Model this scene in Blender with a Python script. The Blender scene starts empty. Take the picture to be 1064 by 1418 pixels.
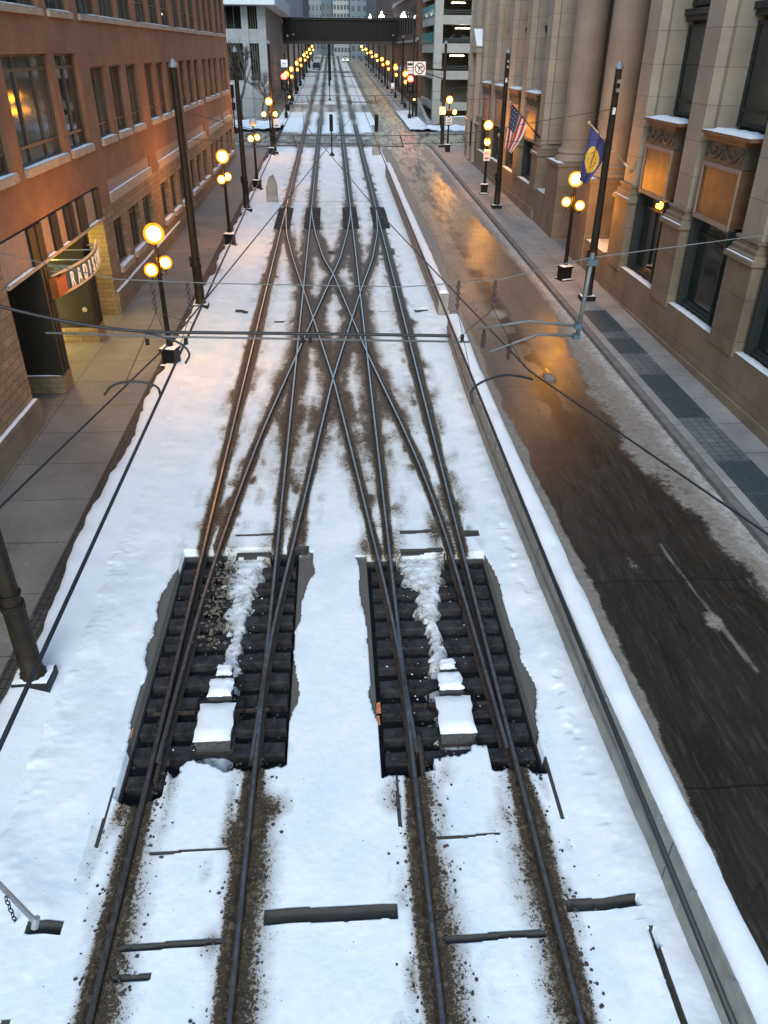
import bpy, math, random
import numpy as np
from mathutils import Vector, Matrix
R_ = math.radians
random.seed(7); rng = np.random.default_rng(7)
sc = bpy.context.scene
col = sc.collection
S = 0.0217                      # the street climbs gently away from the camera
def g(y): return S*y

# ------------------------------------------------------------------ camera
cam = bpy.data.cameras.new('camera'); camo = bpy.data.objects.new('camera', cam); col.objects.link(camo)
cam.sensor_fit = 'VERTICAL'; cam.sensor_height = 24; cam.lens = 18.063
cam.clip_start = 0.05; cam.clip_end = 3000
RM = ((0.99821984, -0.02556366, 0.0538855), (-0.05936115, -0.51339372, 0.85609762), (0.00577949, -0.85777234, -0.51399729))
camo.matrix_world = Matrix(((RM[0][0], -RM[0][1], -RM[0][2], 0), (RM[1][0], -RM[1][1], -RM[1][2], 0), (RM[2][0], -RM[2][1], -RM[2][2], 8.71), (0, 0, 0, 1)))
sc.camera = camo
# ------------------------------------------------------------------ sky, sun, exposure
w = bpy.data.worlds.new('World'); sc.world = w; w.use_nodes = True
nt = w.node_tree; nt.nodes.clear()
sky = nt.nodes.new('ShaderNodeTexSky'); sky.sky_type = 'NISHITA'; sky.sun_disc = False
sky.sun_elevation = R_(35); sky.sun_rotation = R_(185); sky.air_density = 1.3; sky.dust_density = 1.0; sky.ozone_density = 1.0
bg = nt.nodes.new('ShaderNodeBackground'); bg.inputs['Strength'].default_value = 0.085
ow = nt.nodes.new('ShaderNodeOutputWorld')
tn = nt.nodes.new('ShaderNodeMix'); tn.data_type = 'RGBA'; tn.blend_type = 'MULTIPLY'; tn.inputs[0].default_value = 1; tn.inputs[7].default_value = (.88, .985, 1.0, 1)   # green-blue tint multiplied over the sky light
nt.links.new(sky.outputs[0], tn.inputs[6]); nt.links.new(tn.outputs[2], bg.inputs[0]); nt.links.new(bg.outputs[0], ow.inputs[0])
sun = bpy.data.lights.new('sun', 'SUN'); sun.energy = 0.5; sun.angle = R_(30); sun.color = (1.0, .99, .96)
suno = bpy.data.objects.new('sun', sun); col.objects.link(suno); suno.location = (0, -20, 60)
suno.rotation_euler = (R_(55), 0, R_(-5))
sc.view_settings.view_transform = 'Standard'; sc.view_settings.look = 'None'
sc.view_settings.exposure = 1.72; sc.view_settings.gamma = 1.0
LAMP = 88.0

# ------------------------------------------------------------------ helpers
def tag(o, label=None, cat=None, group=None, kind=None):
    if label: o['label'] = label
    if cat: o['category'] = cat
    if group: o['group'] = group
    if kind: o['kind'] = kind
    return o
def wloc(p):
    v = Vector((0, 0, 0))
    while p is not None:
        v = v + p.location; p = p.parent
    return v
class MB:
    def __init__(s): s.v = []; s.f = []; s.m = []; s.smooth = False
    def quad(s, a, b, c, d, m=0):
        n = len(s.v); s.v += [tuple(a), tuple(b), tuple(c), tuple(d)]; s.f.append((n, n+1, n+2, n+3)); s.m.append(m)
    def poly(s, pts, m=0):
        n = len(s.v); s.v += [tuple(p) for p in pts]; s.f.append(tuple(range(n, n+len(pts)))); s.m.append(m)
    def box(s, x0, x1, y0, y1, z0, z1, m=0, slope=False, b=0.0):
        if x0 > x1: x0, x1 = x1, x0
        if y0 > y1: y0, y1 = y1, y0
        a0, a1 = (g(y0), g(y1)) if slope else (0, 0)
        n = len(s.v)
        if b > 0:      # chamfered top
            s.v += [(x0, y0, z0+a0), (x1, y0, z0+a0), (x1, y1, z0+a1), (x0, y1, z0+a1),
                    (x0, y0, z1-b+a0), (x1, y0, z1-b+a0), (x1, y1, z1-b+a1), (x0, y1, z1-b+a1),
                    (x0+b, y0+b, z1+a0), (x1-b, y0+b, z1+a0), (x1-b, y1-b, z1+a1), (x0+b, y1-b, z1+a1)]
            fs = [(3, 2, 1, 0), (0, 1, 5, 4), (1, 2, 6, 5), (2, 3, 7, 6), (3, 0, 4, 7), (4, 5, 9, 8), (5, 6, 10, 9), (6, 7, 11, 10), (7, 4, 8, 11), (8, 9, 10, 11)]
        else:
            s.v += [(x0, y0, z0+a0), (x1, y0, z0+a0), (x1, y1, z0+a1), (x0, y1, z0+a1), (x0, y0, z1+a0), (x1, y0, z1+a0), (x1, y1, z1+a1), (x0, y1, z1+a1)]
            fs = [(3, 2, 1, 0), (4, 5, 6, 7), (0, 1, 5, 4), (1, 2, 6, 5), (2, 3, 7, 6), (3, 0, 4, 7)]
        for f in fs: s.f.append(tuple(n+i for i in f)); s.m.append(m)
        return s
    def tube(s, pts, r, n=8, m=0, caps=True):
        pts = [Vector(p) for p in pts]; rr = r if isinstance(r, (list, tuple)) else [r]*len(pts)
        rings = []
        up = Vector((0, 0, 1))
        for i, p in enumerate(pts):
            t = (pts[min(i+1, len(pts)-1)]-pts[max(i-1, 0)]).normalized()
            a = t.cross(up)
            if a.length < 1e-3: a = Vector((1, 0, 0))
            a.normalize(); b = a.cross(t).normalized()
            k = len(s.v)
            for j in range(n):
                q = 2*math.pi*(j+.5)/n
                s.v.append(tuple(p+a*math.cos(q)*rr[i]+b*math.sin(q)*rr[i]))
            rings.append(k)
        for i in range(len(pts)-1):
            for j in range(n):
                s.f.append((rings[i]+j, rings[i]+(j+1) % n, rings[i+1]+(j+1) % n, rings[i+1]+j)); s.m.append(m)
        if caps:
            s.f.append(tuple(rings[0]+j for j in reversed(range(n)))); s.m.append(m)
            s.f.append(tuple(rings[-1]+j for j in range(n))); s.m.append(m)
        return s
    def lathe(s, prof, c=(0, 0, 0), n=16, m=0, flute=0.0, phase=0.5):
        rings = []
        for (r, z) in prof:
            k = len(s.v)
            for j in range(n):
                q = 2*math.pi*(j+phase)/n; q_r = r*(1-(flute if j % 2 else 0))
                s.v.append((c[0]+q_r*math.cos(q), c[1]+q_r*math.sin(q), c[2]+z))
            rings.append(k)
        for i in range(len(prof)-1):
            for j in range(n):
                s.f.append((rings[i]+j, rings[i]+(j+1) % n, rings[i+1]+(j+1) % n, rings[i+1]+j)); s.m.append(m)
        s.f.append(tuple(rings[0]+j for j in reversed(range(n)))); s.m.append(m)
        s.f.append(tuple(rings[-1]+j for j in range(n))); s.m.append(m)
        return s
    def sphere(s, c, r, m=0, nu=16, nv=10, sq=(1, 1, 1)):
        k = len(s.v)
        s.v.append((c[0], c[1], c[2]-r*sq[2]))
        for i in range(1, nv):
            a = -math.pi/2+math.pi*i/nv
            for j in range(nu):
                q = 2*math.pi*j/nu
                s.v.append((c[0]+r*sq[0]*math.cos(a)*math.cos(q), c[1]+r*sq[1]*math.cos(a)*math.sin(q), c[2]+r*sq[2]*math.sin(a)))
        s.v.append((c[0], c[1], c[2]+r*sq[2])); e = len(s.v)-1
        for j in range(nu): s.f.append((k, k+1+(j+1) % nu, k+1+j)); s.m.append(m)
        for i in range(nv-2):
            for j in range(nu):
                a = k+1+i*nu
                s.f.append((a+j, a+(j+1) % nu, a+nu+(j+1) % nu, a+nu+j)); s.m.append(m)
        a = k+1+(nv-2)*nu
        for j in range(nu): s.f.append((a+j, a+(j+1) % nu, e)); s.m.append(m)
        return s
    def build(s, name, mats, parent=None, smooth=False, auto=None, world=True):
        me = bpy.data.meshes.new(name)
        off = wloc(parent) if (parent is not None and world) else Vector((0, 0, 0))
        vv = [(a-off.x, b-off.y, c-off.z) for a, b, c in s.v] if off.length > 0 else s.v
        me.from_pydata(vv, [], s.f)
        for m in (mats if isinstance(mats, (list, tuple)) else [mats]): me.materials.append(m)
        me.polygons.foreach_set('material_index', s.m)
        if smooth: me.polygons.foreach_set('use_smooth', [True]*len(s.f))
        me.update()
        if auto:
            me.set_sharp_from_angle(angle=R_(auto))
        o = bpy.data.objects.new(name, me); col.objects.link(o)
        if parent is not None: o.parent = parent
        return o
def empty(name, loc, label=None, cat=None, group=None, kind=None):
    o = bpy.data.objects.new(name, None); col.objects.link(o); o.location = loc; o.empty_display_size = .2
    return tag(o, label, cat, group, kind)
def copy_tree(o, parent=None):
    c = o.copy(); col.objects.link(c); c.parent = parent
    for ch in list(o.children): copy_tree(ch, c)
    return c

# ------------------------------------------------------------------ materials
def nodes(name):
    m = bpy.data.materials.new(name); m.use_nodes = True
    t = m.node_tree; b = t.nodes['Principled BSDF']
    return m, t, b
def N(t, kind, **kw):
    n = t.nodes.new(kind)
    for k, v in kw.items():
        if k in n.inputs: n.inputs[k].default_value = v
        else: setattr(n, k, v)
    return n
def L(t, a, b): t.links.new(a, b)
def math_(t, op, a, b=None, clamp=False):
    n = t.nodes.new('ShaderNodeMath'); n.operation = op; n.use_clamp = clamp
    for i, x in enumerate((a, b)):
        if x is None: continue
        if isinstance(x, (int, float)): n.inputs[i].default_value = x
        else: L(t, x, n.inputs[i])
    return n.outputs[0]
def mixc(t, fac, a, b, mode='MIX'):
    n = t.nodes.new('ShaderNodeMix'); n.data_type = 'RGBA'; n.blend_type = mode
    for i, x in ((0, fac), (6, a), (7, b)):
        if isinstance(x, (int, float)): n.inputs[i].default_value = x
        elif isinstance(x, tuple): n.inputs[i].default_value = (*x, 1)
        else: L(t, x, n.inputs[i])
    return n.outputs[2]
def ramp(t, fac, p0, p1, c0=(0, 0, 0), c1=(1, 1, 1)):
    n = t.nodes.new('ShaderNodeValToRGB'); e = n.color_ramp.elements
    e[0].position = p0; e[1].position = p1; e[0].color = (*c0, 1); e[1].color = (*c1, 1)
    L(t, fac, n.inputs[0]); return n.outputs[0]
def pos(t): return t.nodes.new('ShaderNodeNewGeometry').outputs['Position']
def noise(t, scale, detail=4, rough=.55, vec=None, dist=0.0):
    n = N(t, 'ShaderNodeTexNoise', Scale=scale, Detail=detail, Roughness=rough, Distortion=dist)
    L(t, vec if vec is not None else pos(t), n.inputs['Vector']); return n.outputs['Fac']
def bump(t, b, h, strength=.3, dist=.02):
    n = N(t, 'ShaderNodeBump', Strength=strength, Distance=dist); L(t, h, n.inputs['Height']); L(t, n.outputs[0], b.inputs['Normal']); return n
def simple(name, c, rough=.6, metal=0.0, var=.15, scale=6, bmp=0.0, bs=40, spec=None):
    m, t, b = nodes(name)
    nz = noise(t, scale, 5)
    f = ramp(t, nz, .3, .7)
    cc = mixc(t, f, tuple(x*(1-var) for x in c), tuple(min(1, x*(1+var)) for x in c))
    L(t, cc, b.inputs['Base Color']); b.inputs['Roughness'].default_value = rough; b.inputs['Metallic'].default_value = metal
    if spec is not None: b.inputs['Specular IOR Level'].default_value = spec
    if bmp: bump(t, b, noise(t, bs, 4), bmp, .01)
    return m
def emis(name, c, s):
    m, t, b = nodes(name); b.inputs['Base Color'].default_value = (*c, 1)
    b.inputs['Emission Color'].default_value = (*c, 1); b.inputs['Emission Strength'].default_value = s; return m
def wallvec(t, sx=1, sy=1, axis='YZ', oz=0.0, oy=0.0):
    s = t.nodes.new('ShaderNodeSeparateXYZ'); L(t, pos(t), s.inputs[0])
    c = t.nodes.new('ShaderNodeCombineXYZ')
    if axis == 'BOX':      # both Y- and X-running walls
        a = math_(t, 'ADD', s.outputs['X'], s.outputs['Y'])
    else: a = s.outputs[axis[0]]
    L(t, math_(t, 'ADD', math_(t, 'MULTIPLY', a, sx), oy), c.inputs[0]); L(t, math_(t, 'ADD', math_(t, 'MULTIPLY', s.outputs['Z'], sy), oz), c.inputs[1])
    return c.outputs[0]
def masonry(name, c1, c2, mortar, bw, bh, ms=.01, rough=.85, var=.25, bmp=.3, stain=.25, axis='BOX', oz=0.0, off=.5, oy=0.0, fine=60):
    m, t, b = nodes(name)
    br = N(t, 'ShaderNodeTexBrick', offset=off); L(t, wallvec(t, axis=axis, oz=oz, oy=oy), br.inputs['Vector'])
    br.inputs['Scale'].default_value = 1; br.inputs['Brick Width'].default_value = bw; br.inputs['Row Height'].default_value = bh
    br.inputs['Mortar Size'].default_value = ms; br.inputs['Color1'].default_value = (*c1, 1); br.inputs['Color2'].default_value = (*c2, 1); br.inputs['Mortar'].default_value = (*mortar, 1)
    br.inputs['Mortar Smooth'].default_value = .2
    nz = ramp(t, noise(t, .9, 6, .65), .25, .75); nf = ramp(t, noise(t, fine, 3, .7), .3, .7)
    c = mixc(t, 1.0, br.outputs['Color'], mixc(t, nz, (1-stain,)*3, (1+stain*.4,)*3), 'MULTIPLY')
    c = mixc(t, 1.0, c, mixc(t, nf, (1-var,)*3, (1+var*.5,)*3), 'MULTIPLY')
    L(t, c, b.inputs['Base Color']); b.inputs['Roughness'].default_value = rough
    h = math_(t, 'ADD', math_(t, 'MULTIPLY', br.outputs['Fac'], -1.0), math_(t, 'MULTIPLY', nf, .3))
    bump(t, b, h, bmp, .012)
    return m
def glassm(name, c, rough=.06, var=.5, scale=.5):
    m, t, b = nodes(name)
    v = wallvec(t, axis='BOX')
    nz = ramp(t, noise(t, scale, 3, .6, v, .6), .35, .65)
    L(t, mixc(t, nz, tuple(x*(1-var) for x in c), tuple(x*(1+var) for x in c)), b.inputs['Base Color'])
    b.inputs['Roughness'].default_value = rough; b.inputs['Specular IOR Level'].default_value = .9
    bump(t, b, noise(t, 1.3, 1), .06, .05)
    return m

M = {}
M['black'] = simple('black_metal', (.009, .0085, .008), .5, .0, .4, 9, .15, 60, spec=.25)
M['pole'] = simple('pole_paint', (.019, .014, .01), .55, 0, .35, 5, .1, 60, spec=.25)
M['rust'] = simple('rail_side', (.045, .033, .026), .75, 0, .4, 14, .3, 60)
M['galv'] = simple('galvanised', (.33, .35, .37), .45, .7, .15, 10)
M['steeltop'] = simple('rail_head', (.55, .53, .5), .3, .9, .25, 8)
def rail_head():
    m, t, b = nodes('rail_head'); s_ = t.nodes.new('ShaderNodeSeparateXYZ'); L(t, pos(t), s_.inputs[0])
    f = ramp(t, math_(t, 'MULTIPLY', s_.outputs['Y'], .02), .2, .42); nz = ramp(t, noise(t, 8, 4), .3, .7)
    c = mixc(t, f, mixc(t, nz, (.12, .115, .11), (.26, .25, .24)), mixc(t, nz, (.42, .4, .36), (.62, .6, .55)))  # polished strip, with grazing sky reflection painted in brighter up the street
    L(t, c, b.inputs['Base Color']); b.inputs['Metallic'].default_value = .9; b.inputs['Roughness'].default_value = .34; return m
M['steeltop'] = rail_head()
M['grey_tray'] = simple('grate_tray', (.03, .038, .043), .8)
M['tie'] = simple('tie_concrete', (.034, .034, .037), .9, 0, .6, 5, .8, 40, spec=.2)
M['plate'] = simple('tie_plate', (.035, .03, .028), .6, .3, .4, 20, .3, 60)
M['conc'] = simple('concrete', (.27, .255, .235), .85, 0, .22, 3.5, .35, 60)
M['concdark'] = simple('concrete_grey', (.16, .155, .15), .85, 0, .25, 3, .35, 60)
M['snow'] = simple('snow', (.84, .87, .9), .75, 0, .03, 3, .6, 14)
M['dirtysnow'] = simple('dirty_snow', (.13, .105, .08), .8, 0, .35, 9, .9, 18)
M['boxmetal'] = simple('machine_paint', (.09, .088, .085), .6, .2, .3, 12, .2, 50)
M['wire'] = simple('wire', (.02, .02, .022), .5, .2, .1)
M['wiregrey'] = simple('wire_grey', (.13, .135, .14), .5, .2, .1)
M['insul'] = simple('insulator', (.05, .035, .035), .4, 0, .2)
M['brick'] = masonry('red_brick', (.29, .14, .075), (.25, .12, .066), (.2, .115, .07), .21, .068, .007, var=.12, stain=.34, bmp=.15)
M['gran'] = masonry('split_stone', (.36, .25, .15), (.27, .18, .11), (.17, .12, .085), .42, .2, .012, var=.4, stain=.3, bmp=.8, fine=22)
M['yellowstone'] = masonry('honed_stone', (.3, .22, .12), (.24, .17, .09), (.13, .09, .06), .45, .15, .01, var=.3, bmp=.5, fine=25)
M['sillstone'] = simple('sill_stone', (.36, .3, .23), .8, 0, .2, 5, .3, 50)
M['pinkstone'] = simple('panel_stone', (.3, .22, .18), .8, 0, .15, 5, .3, 50)
M['lime'] = masonry('limestone', (.385, .335, .275), (.345, .30, .245), (.22, .185, .15), 30., .93, .012, var=.16, stain=.25, bmp=.25, off=0)
M['limelow'] = masonry('limestone_base', (.235, .19, .14), (.2, .16, .118), (.12, .095, .075), 30., 1.1, .01, var=.25, stain=.4, bmp=.25, off=0)
M['colstone'] = masonry('column_stone', (.32, .27, .22), (.3, .255, .205), (.25, .2, .16), 60., 1.5, .006, var=.14, stain=.25, bmp=.15, off=0)
M['wframe'] = simple('window_frame', (.075, .062, .05), .5, .1, .2)
M['gframe'] = simple('bronze_frame', (.035, .044, .045), .5, .3, .25, 5)
M['bronze'] = simple('bronze_panel', (.17, .095, .05), .5, .25, .35, 2, .15, 20)
M['ornament'] = simple('ornament', (.1, .085, .07), .6, .2, .3, 12, .3, 30)
M['glass2'] = glassm('glass_blind', (.05, .06, .058), .08, .4); M['glass3'] = glassm('glass_room', (.035, .026, .018), .06, .7, 1.2)
M['glass'] = glassm('glass', (.016, .02, .022), .04)
M['glassR'] = glassm('glass_dark', (.012, .018, .02), .05)
M['doorpanel'] = simple('dark_panel', (.013, .01, .006), .6, 0, .35, 1.5, .1, 30)
M['lightpanel'] = emis('lit_panel', (1, .82, .35), 1.1)
M['letters'] = simple('letter_white', (.8, .82, .83), .35, .1, .03)
M['signback'] = simple('sign_back', (.05, .07, .075), .4, .3, .3)
M['signend'] = simple('sign_end', (.35, .1, .02), .5, .3, .2)
M['trim'] = simple('sign_trim', (.55, .45, .32), .4, .4, .1)
M['globe'] = emis('lamp_glow', (1.0, .37, .018), LAMP)
M['globefar'] = emis('lamp_glow_far', (1.0, .46, .03), LAMP*.3)
M['globeoff'] = simple('lamp_unlit', (.5, .5, .5), .2)
M['red'] = emis('signal_red', (1, .03, .02), 9)
M['amber'] = emis('signal_amber', (1, .35, .05), 8)
M['white_em'] = emis('tube_light', (1, .95, .7), 14)
M['signwhite'] = simple('sign_white', (.75, .75, .76), .5, 0, .03)
M['signblack'] = simple('sign_black', (.01, .01, .01), .5, 0, .03)
M['signred'] = simple('sign_red', (.55, .02, .02), .5, 0, .03)
M['bluins'] = simple('blue_bracket', (.05, .09, .13), .5, .2, .1)
M['bark'] = simple('bark', (.07, .06, .055), .9, 0, .3, 10)
M['orange_paint'] = simple('orange_paint', (.6, .2, .08), .8, 0, .3, 20)

def shellm(name, c, s_, f):
    m, t, b = nodes(name); t.nodes.remove(b)
    o = t.nodes['Material Output']; e = N(t, 'ShaderNodeEmission', Strength=s_); e.inputs[0].default_value = (*c, 1)
    tr = t.nodes.new('ShaderNodeBsdfTransparent'); mx = t.nodes.new('ShaderNodeMixShader'); mx.inputs[0].default_value = f
    L(t, tr.outputs[0], mx.inputs[1]); L(t, e.outputs[0], mx.inputs[2]); L(t, mx.outputs[0], o.inputs[0]); return m
M['shell'] = shellm('lamp_halo_shell', (1.0, .27, .012), 1.0, .5)  # glowing shell imitates the lamp's bloom, wider than the real glass
M['shellred'] = shellm('signal_halo_shell', (1.0, .04, .02), .7, .45)
def ground_mat():
    m, t, b = nodes('snow_ground')
    at = N(t, 'ShaderNodeAttribute', attribute_name='mask')
    sp = t.nodes.new('ShaderNodeSeparateColor'); L(t, at.outputs['Color'], sp.inputs[0])
    dirt, pit, conc = sp.outputs[0], sp.outputs[1], sp.outputs[2]
    nb = noise(t, 5.0, 6, .65); nm = noise(t, 22, 5, .7); nf = noise(t, 70, 3, .7)
    # dirty share: breaks up with grain
    comb = math_(t, 'ADD', math_(t, 'MULTIPLY', nm, .55), math_(t, 'ADD', math_(t, 'MULTIPLY', nf, .3), math_(t, 'MULTIPLY', nb, .35)))
    c3 = lambda n_, w_: math_(t, 'MULTIPLY', math_(t, 'SUBTRACT', n_, .5), w_)
    v = math_(t, 'ADD', dirt, math_(t, 'ADD', c3(nm, 1.7), math_(t, 'ADD', c3(nf, 1.0), c3(nb, .7))))
    fac = ramp(t, v, .44, .56)
    # crumbs of grit lying on the snow
    vo = N(t, 'ShaderNodeTexVoronoi', Scale=13.0, Randomness=1.0); L(t, pos(t), vo.inputs['Vector'])
    vr = t.nodes.new('ShaderNodeSeparateColor'); L(t, vo.outputs['Color'], vr.inputs[0])
    size = math_(t, 'MULTIPLY', math_(t, 'SUBTRACT', math_(t, 'ADD', math_(t, 'MULTIPLY', dirt, .9), vr.outputs[0]), .83), .55)
    crumb = math_(t, 'LESS_THAN', vo.outputs['Distance'], size)
    vo2 = N(t, 'ShaderNodeTexVoronoi', Scale=37.0, Randomness=1.0); L(t, pos(t), vo2.inputs['Vector'])
    vr2 = t.nodes.new('ShaderNodeSeparateColor'); L(t, vo2.outputs['Color'], vr2.inputs[0])
    size2 = math_(t, 'MULTIPLY', math_(t, 'SUBTRACT', math_(t, 'ADD', math_(t, 'MULTIPLY', dirt, 1.3), vr2.outputs[0]), .93), .5)
    crumb2 = math_(t, 'LESS_THAN', vo2.outputs['Distance'], size2)
    snowc = mixc(t, ramp(t, noise(t, 1.2, 6, .7), .32, .62), (.70, .79, .84), (.87, .90, .92))
    dcol = mixc(t, ramp(t, nm, .3, .7), (.02, .015, .01), (.085, .064, .043))
    grey = mixc(t, ramp(t, nb, .3, .7), (.2, .165, .12), (.40, .35, .285))
    # light soiling first, then bare grit
    half = ramp(t, math_(t, 'ADD', math_(t, 'MULTIPLY', dirt, .85), math_(t, 'MULTIPLY', nb, .3)), .22, .62)
    c = mixc(t, half, snowc, grey)
    c = mixc(t, fac, c, dcol)
    c = mixc(t, math_(t, 'MAXIMUM', crumb, crumb2), c, mixc(t, vr.outputs[1], (.03, .022, .015), (.16, .12, .08)))
    pitc = mixc(t, ramp(t, nf, .35, .65), (.005, .007, .01), (.022, .026, .03))
    pitc = mixc(t, ramp(t, pit, .78, .9), (.06, .057, .052), pitc)  # shallow slots painted dark so they read as shaded recesses
    c = mixc(t, ramp(t, conc, .45, .55), c, mixc(t, nm, (.07, .067, .06), (.17, .16, .145)))
    c = mixc(t, ramp(t, pit, .45, .55), c, pitc)
    L(t, c, b.inputs['Base Color'])
    rr = ramp(t, fac, 0, 1, (.7,)*3, (.45,)*3); L(t, rr, b.inputs['Roughness'])
    h = math_(t, 'ADD', math_(t, 'MULTIPLY', nm, .6), math_(t, 'MULTIPLY', nf, .5))
    h = math_(t, 'MULTIPLY', h, math_(t, 'ADD', .12, math_(t, 'ADD', dirt, pit)))
    h = math_(t, 'ADD', h, math_(t, 'MULTIPLY', crumb, .5))
    bump(t, b, h, .7, .03)
    b.inputs['Specular IOR Level'].default_value = .2
    return m
M['ground'] = ground_mat()

def road_mat():
    m, t, b = nodes('wet_asphalt')
    at = N(t, 'ShaderNodeAttribute', attribute_name='mask')
    sp = t.nodes.new('ShaderNodeSeparateColor'); L(t, at.outputs['Color'], sp.inputs[0])
    snow, dry, far = sp.outputs[0], sp.outputs[1], sp.outputs[2]
    sv = N(t, 'ShaderNodeMapping'); sv.inputs['Scale'].default_value = (1, .12, 1); L(t, pos(t), sv.inputs['Vector'])
    streak = noise(t, 3.2, 6, .65, sv.outputs[0]); fs = noise(t, 14, 5, .7, sv.outputs[0])
    nb = noise(t, 1.1, 6, .6); nf = noise(t, 45, 4, .7); nm = noise(t, 7, 5, .7)
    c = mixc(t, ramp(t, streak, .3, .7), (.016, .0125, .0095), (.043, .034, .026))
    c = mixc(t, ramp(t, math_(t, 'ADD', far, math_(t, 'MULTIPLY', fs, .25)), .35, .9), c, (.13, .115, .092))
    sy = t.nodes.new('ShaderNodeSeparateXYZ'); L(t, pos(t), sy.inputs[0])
    c = mixc(t, math_(t, 'MULTIPLY', ramp(t, math_(t, 'MULTIPLY', sy.outputs['Y'], .01), .35, .7), ramp(t, streak, .4, .55)), c, (.5, .47, .33))  # pale slush streaks with far lamp and sky glare put into the colour
    c = mixc(t, math_(t, 'MULTIPLY', ramp(t, fs, .52, .74), .45), c, (.11, .1, .085))
    vc = N(t, 'ShaderNodeTexVoronoi', Scale=.3, feature='DISTANCE_TO_EDGE'); wv = N(t, 'ShaderNodeMapping'); L(t, pos(t), wv.inputs['Vector']); nv3 = N(t, 'ShaderNodeTexNoise', Scale=2.0); L(t, pos(t), nv3.inputs['Vector']); av = N(t, 'ShaderNodeVectorMath', operation='MULTIPLY_ADD'); L(t, nv3.outputs['Color'], av.inputs[0]); av.inputs[1].default_value = (.28, .28, .28); L(t, wv.outputs[0], av.inputs[2]); L(t, av.outputs[0], vc.inputs['Vector'])
    c = mixc(t, math_(t, 'MULTIPLY', math_(t, 'LESS_THAN', vc.outputs['Distance'], .0028), .4), c, (.008, .007, .006))
    c = mixc(t, ramp(t, math_(t, 'ADD', dry, math_(t, 'MULTIPLY', nm, .5)), .55, .95), c, (.17, .155, .14))
    # expansion joints and cracks
    s = t.nodes.new('ShaderNodeSeparateXYZ'); L(t, pos(t), s.inputs[0])
    yy = math_(t, 'ADD', s.outputs['Y'], math_(t, 'MULTIPLY', nb, .25))
    jt = math_(t, 'LESS_THAN', math_(t, 'ABSOLUTE', math_(t, 'SUBTRACT', math_(t, 'MODULO', yy, 4.6), 2.3)), .018)
    c = mixc(t, math_(t, 'MULTIPLY', jt, .7), c, (.008, .007, .006))
    sf = ramp(t, math_(t, 'ADD', snow, math_(t, 'MULTIPLY', math_(t, 'SUBTRACT', math_(t, 'ADD', nm, nf), 1.0), .7)), .42, .62)
    sc_ = mixc(t, ramp(t, nm, .3, .7), (.2, .17, .14), mixc(t, ramp(t, snow, .75, 1.05), (.3, .27, .24), (.55, .55, .54)))
    sc_ = mixc(t, ramp(t, nf, .62, .7), sc_, (.07, .055, .045))
    c = mixc(t, sf, c, sc_)
    L(t, c, b.inputs['Base Color'])
    wet = ramp(t, math_(t, 'ADD', math_(t, 'MULTIPLY', nb, .45), math_(t, 'MULTIPLY', fs, .55)), .35, .65, (.24,)*3, (.5,)*3)
    r = mixc(t, ramp(t, math_(t, 'ADD', dry, math_(t, 'MULTIPLY', nf, .2)), .3, .8), wet, (.8, .8, .8)); r = mixc(t, sf, r, (.85, .85, .85))
    L(t, r, b.inputs['Roughness'])
    h = math_(t, 'ADD', math_(t, 'MULTIPLY', nf, .25), math_(t, 'MULTIPLY', math_(t, 'MULTIPLY', sf, nm), 2.0))
    bump(t, b, h, .35, .04); L(t, ramp(t, far, 0, .5, (.22,)*3, (.6,)*3), b.inputs['Specular IOR Level'])
    return m
M['road'] = road_mat()

def walk_mat(name, c1, c2, bw, bh, wetl=.5, oy=0.0):
    m, t, b = nodes(name)
    s = t.nodes.new('ShaderNodeSeparateXYZ'); L(t, pos(t), s.inputs[0])
    cb = t.nodes.new('ShaderNodeCombineXYZ'); L(t, math_(t, 'ADD', s.outputs['X'], oy), cb.inputs[0]); L(t, s.outputs['Y'], cb.inputs[1])
    br = N(t, 'ShaderNodeTexBrick', offset=0.0); L(t, cb.outputs[0], br.inputs['Vector'])
    br.inputs['Scale'].default_value = 1; br.inputs['Brick Width'].default_value = bw; br.inputs['Row Height'].default_value = bh; br.inputs['Mortar Size'].default_value = .012
    br.inputs['Color1'].default_value = (*c1, 1); br.inputs['Color2'].default_value = (*c2, 1); br.inputs['Mortar'].default_value = (c1[0]*.3, c1[1]*.3, c1[2]*.3, 1)
    nb = ramp(t, noise(t, .9, 6, .62), .3, .7); nf = ramp(t, noise(t, 35, 4, .7), .3, .7)
    c = mixc(t, 1.0, br.outputs['Color'], mixc(t, nb, (.66, .66, .68), (1.12, 1.1, 1.08)), 'MULTIPLY')
    c = mixc(t, 1.0, c, mixc(t, nf, (.82, .82, .82), (1.1, 1.1, 1.1)), 'MULTIPLY')
    salt = ramp(t, noise(t, 4, 6, .75), .58, .72)
    c = mixc(t, math_(t, 'MULTIPLY', salt, .28), c, (.5, .5, .5))
    L(t, c, b.inputs['Base Color'])
    L(t, ramp(t, nb, 0, 1, (wetl,)*3, (.8,)*3), b.inputs['Roughness'])
    bump(t, b, math_(t, 'ADD', math_(t, 'MULTIPLY', br.outputs['Fac'], -1), math_(t, 'MULTIPLY', nf, .3)), .3, .012)
    return m
M['walkL'] = walk_mat('sidewalk_left', (.235, .215, .185), (.215, .195, .17), 2.45, 1.62, .5, .05)
M['walkR'] = walk_mat('sidewalk_right', (.34, .335, .325), (.31, .305, .295), 1.0, 1.6, .5, -.5)
M['paver'] = walk_mat('pavers', (.17, .185, .19), (.14, .155, .16), .23, .23, .5)
M['brickedge'] = walk_mat('edge_pavers', (.07, .06, .055), (.055, .048, .044), .1, .2, .6)

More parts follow.
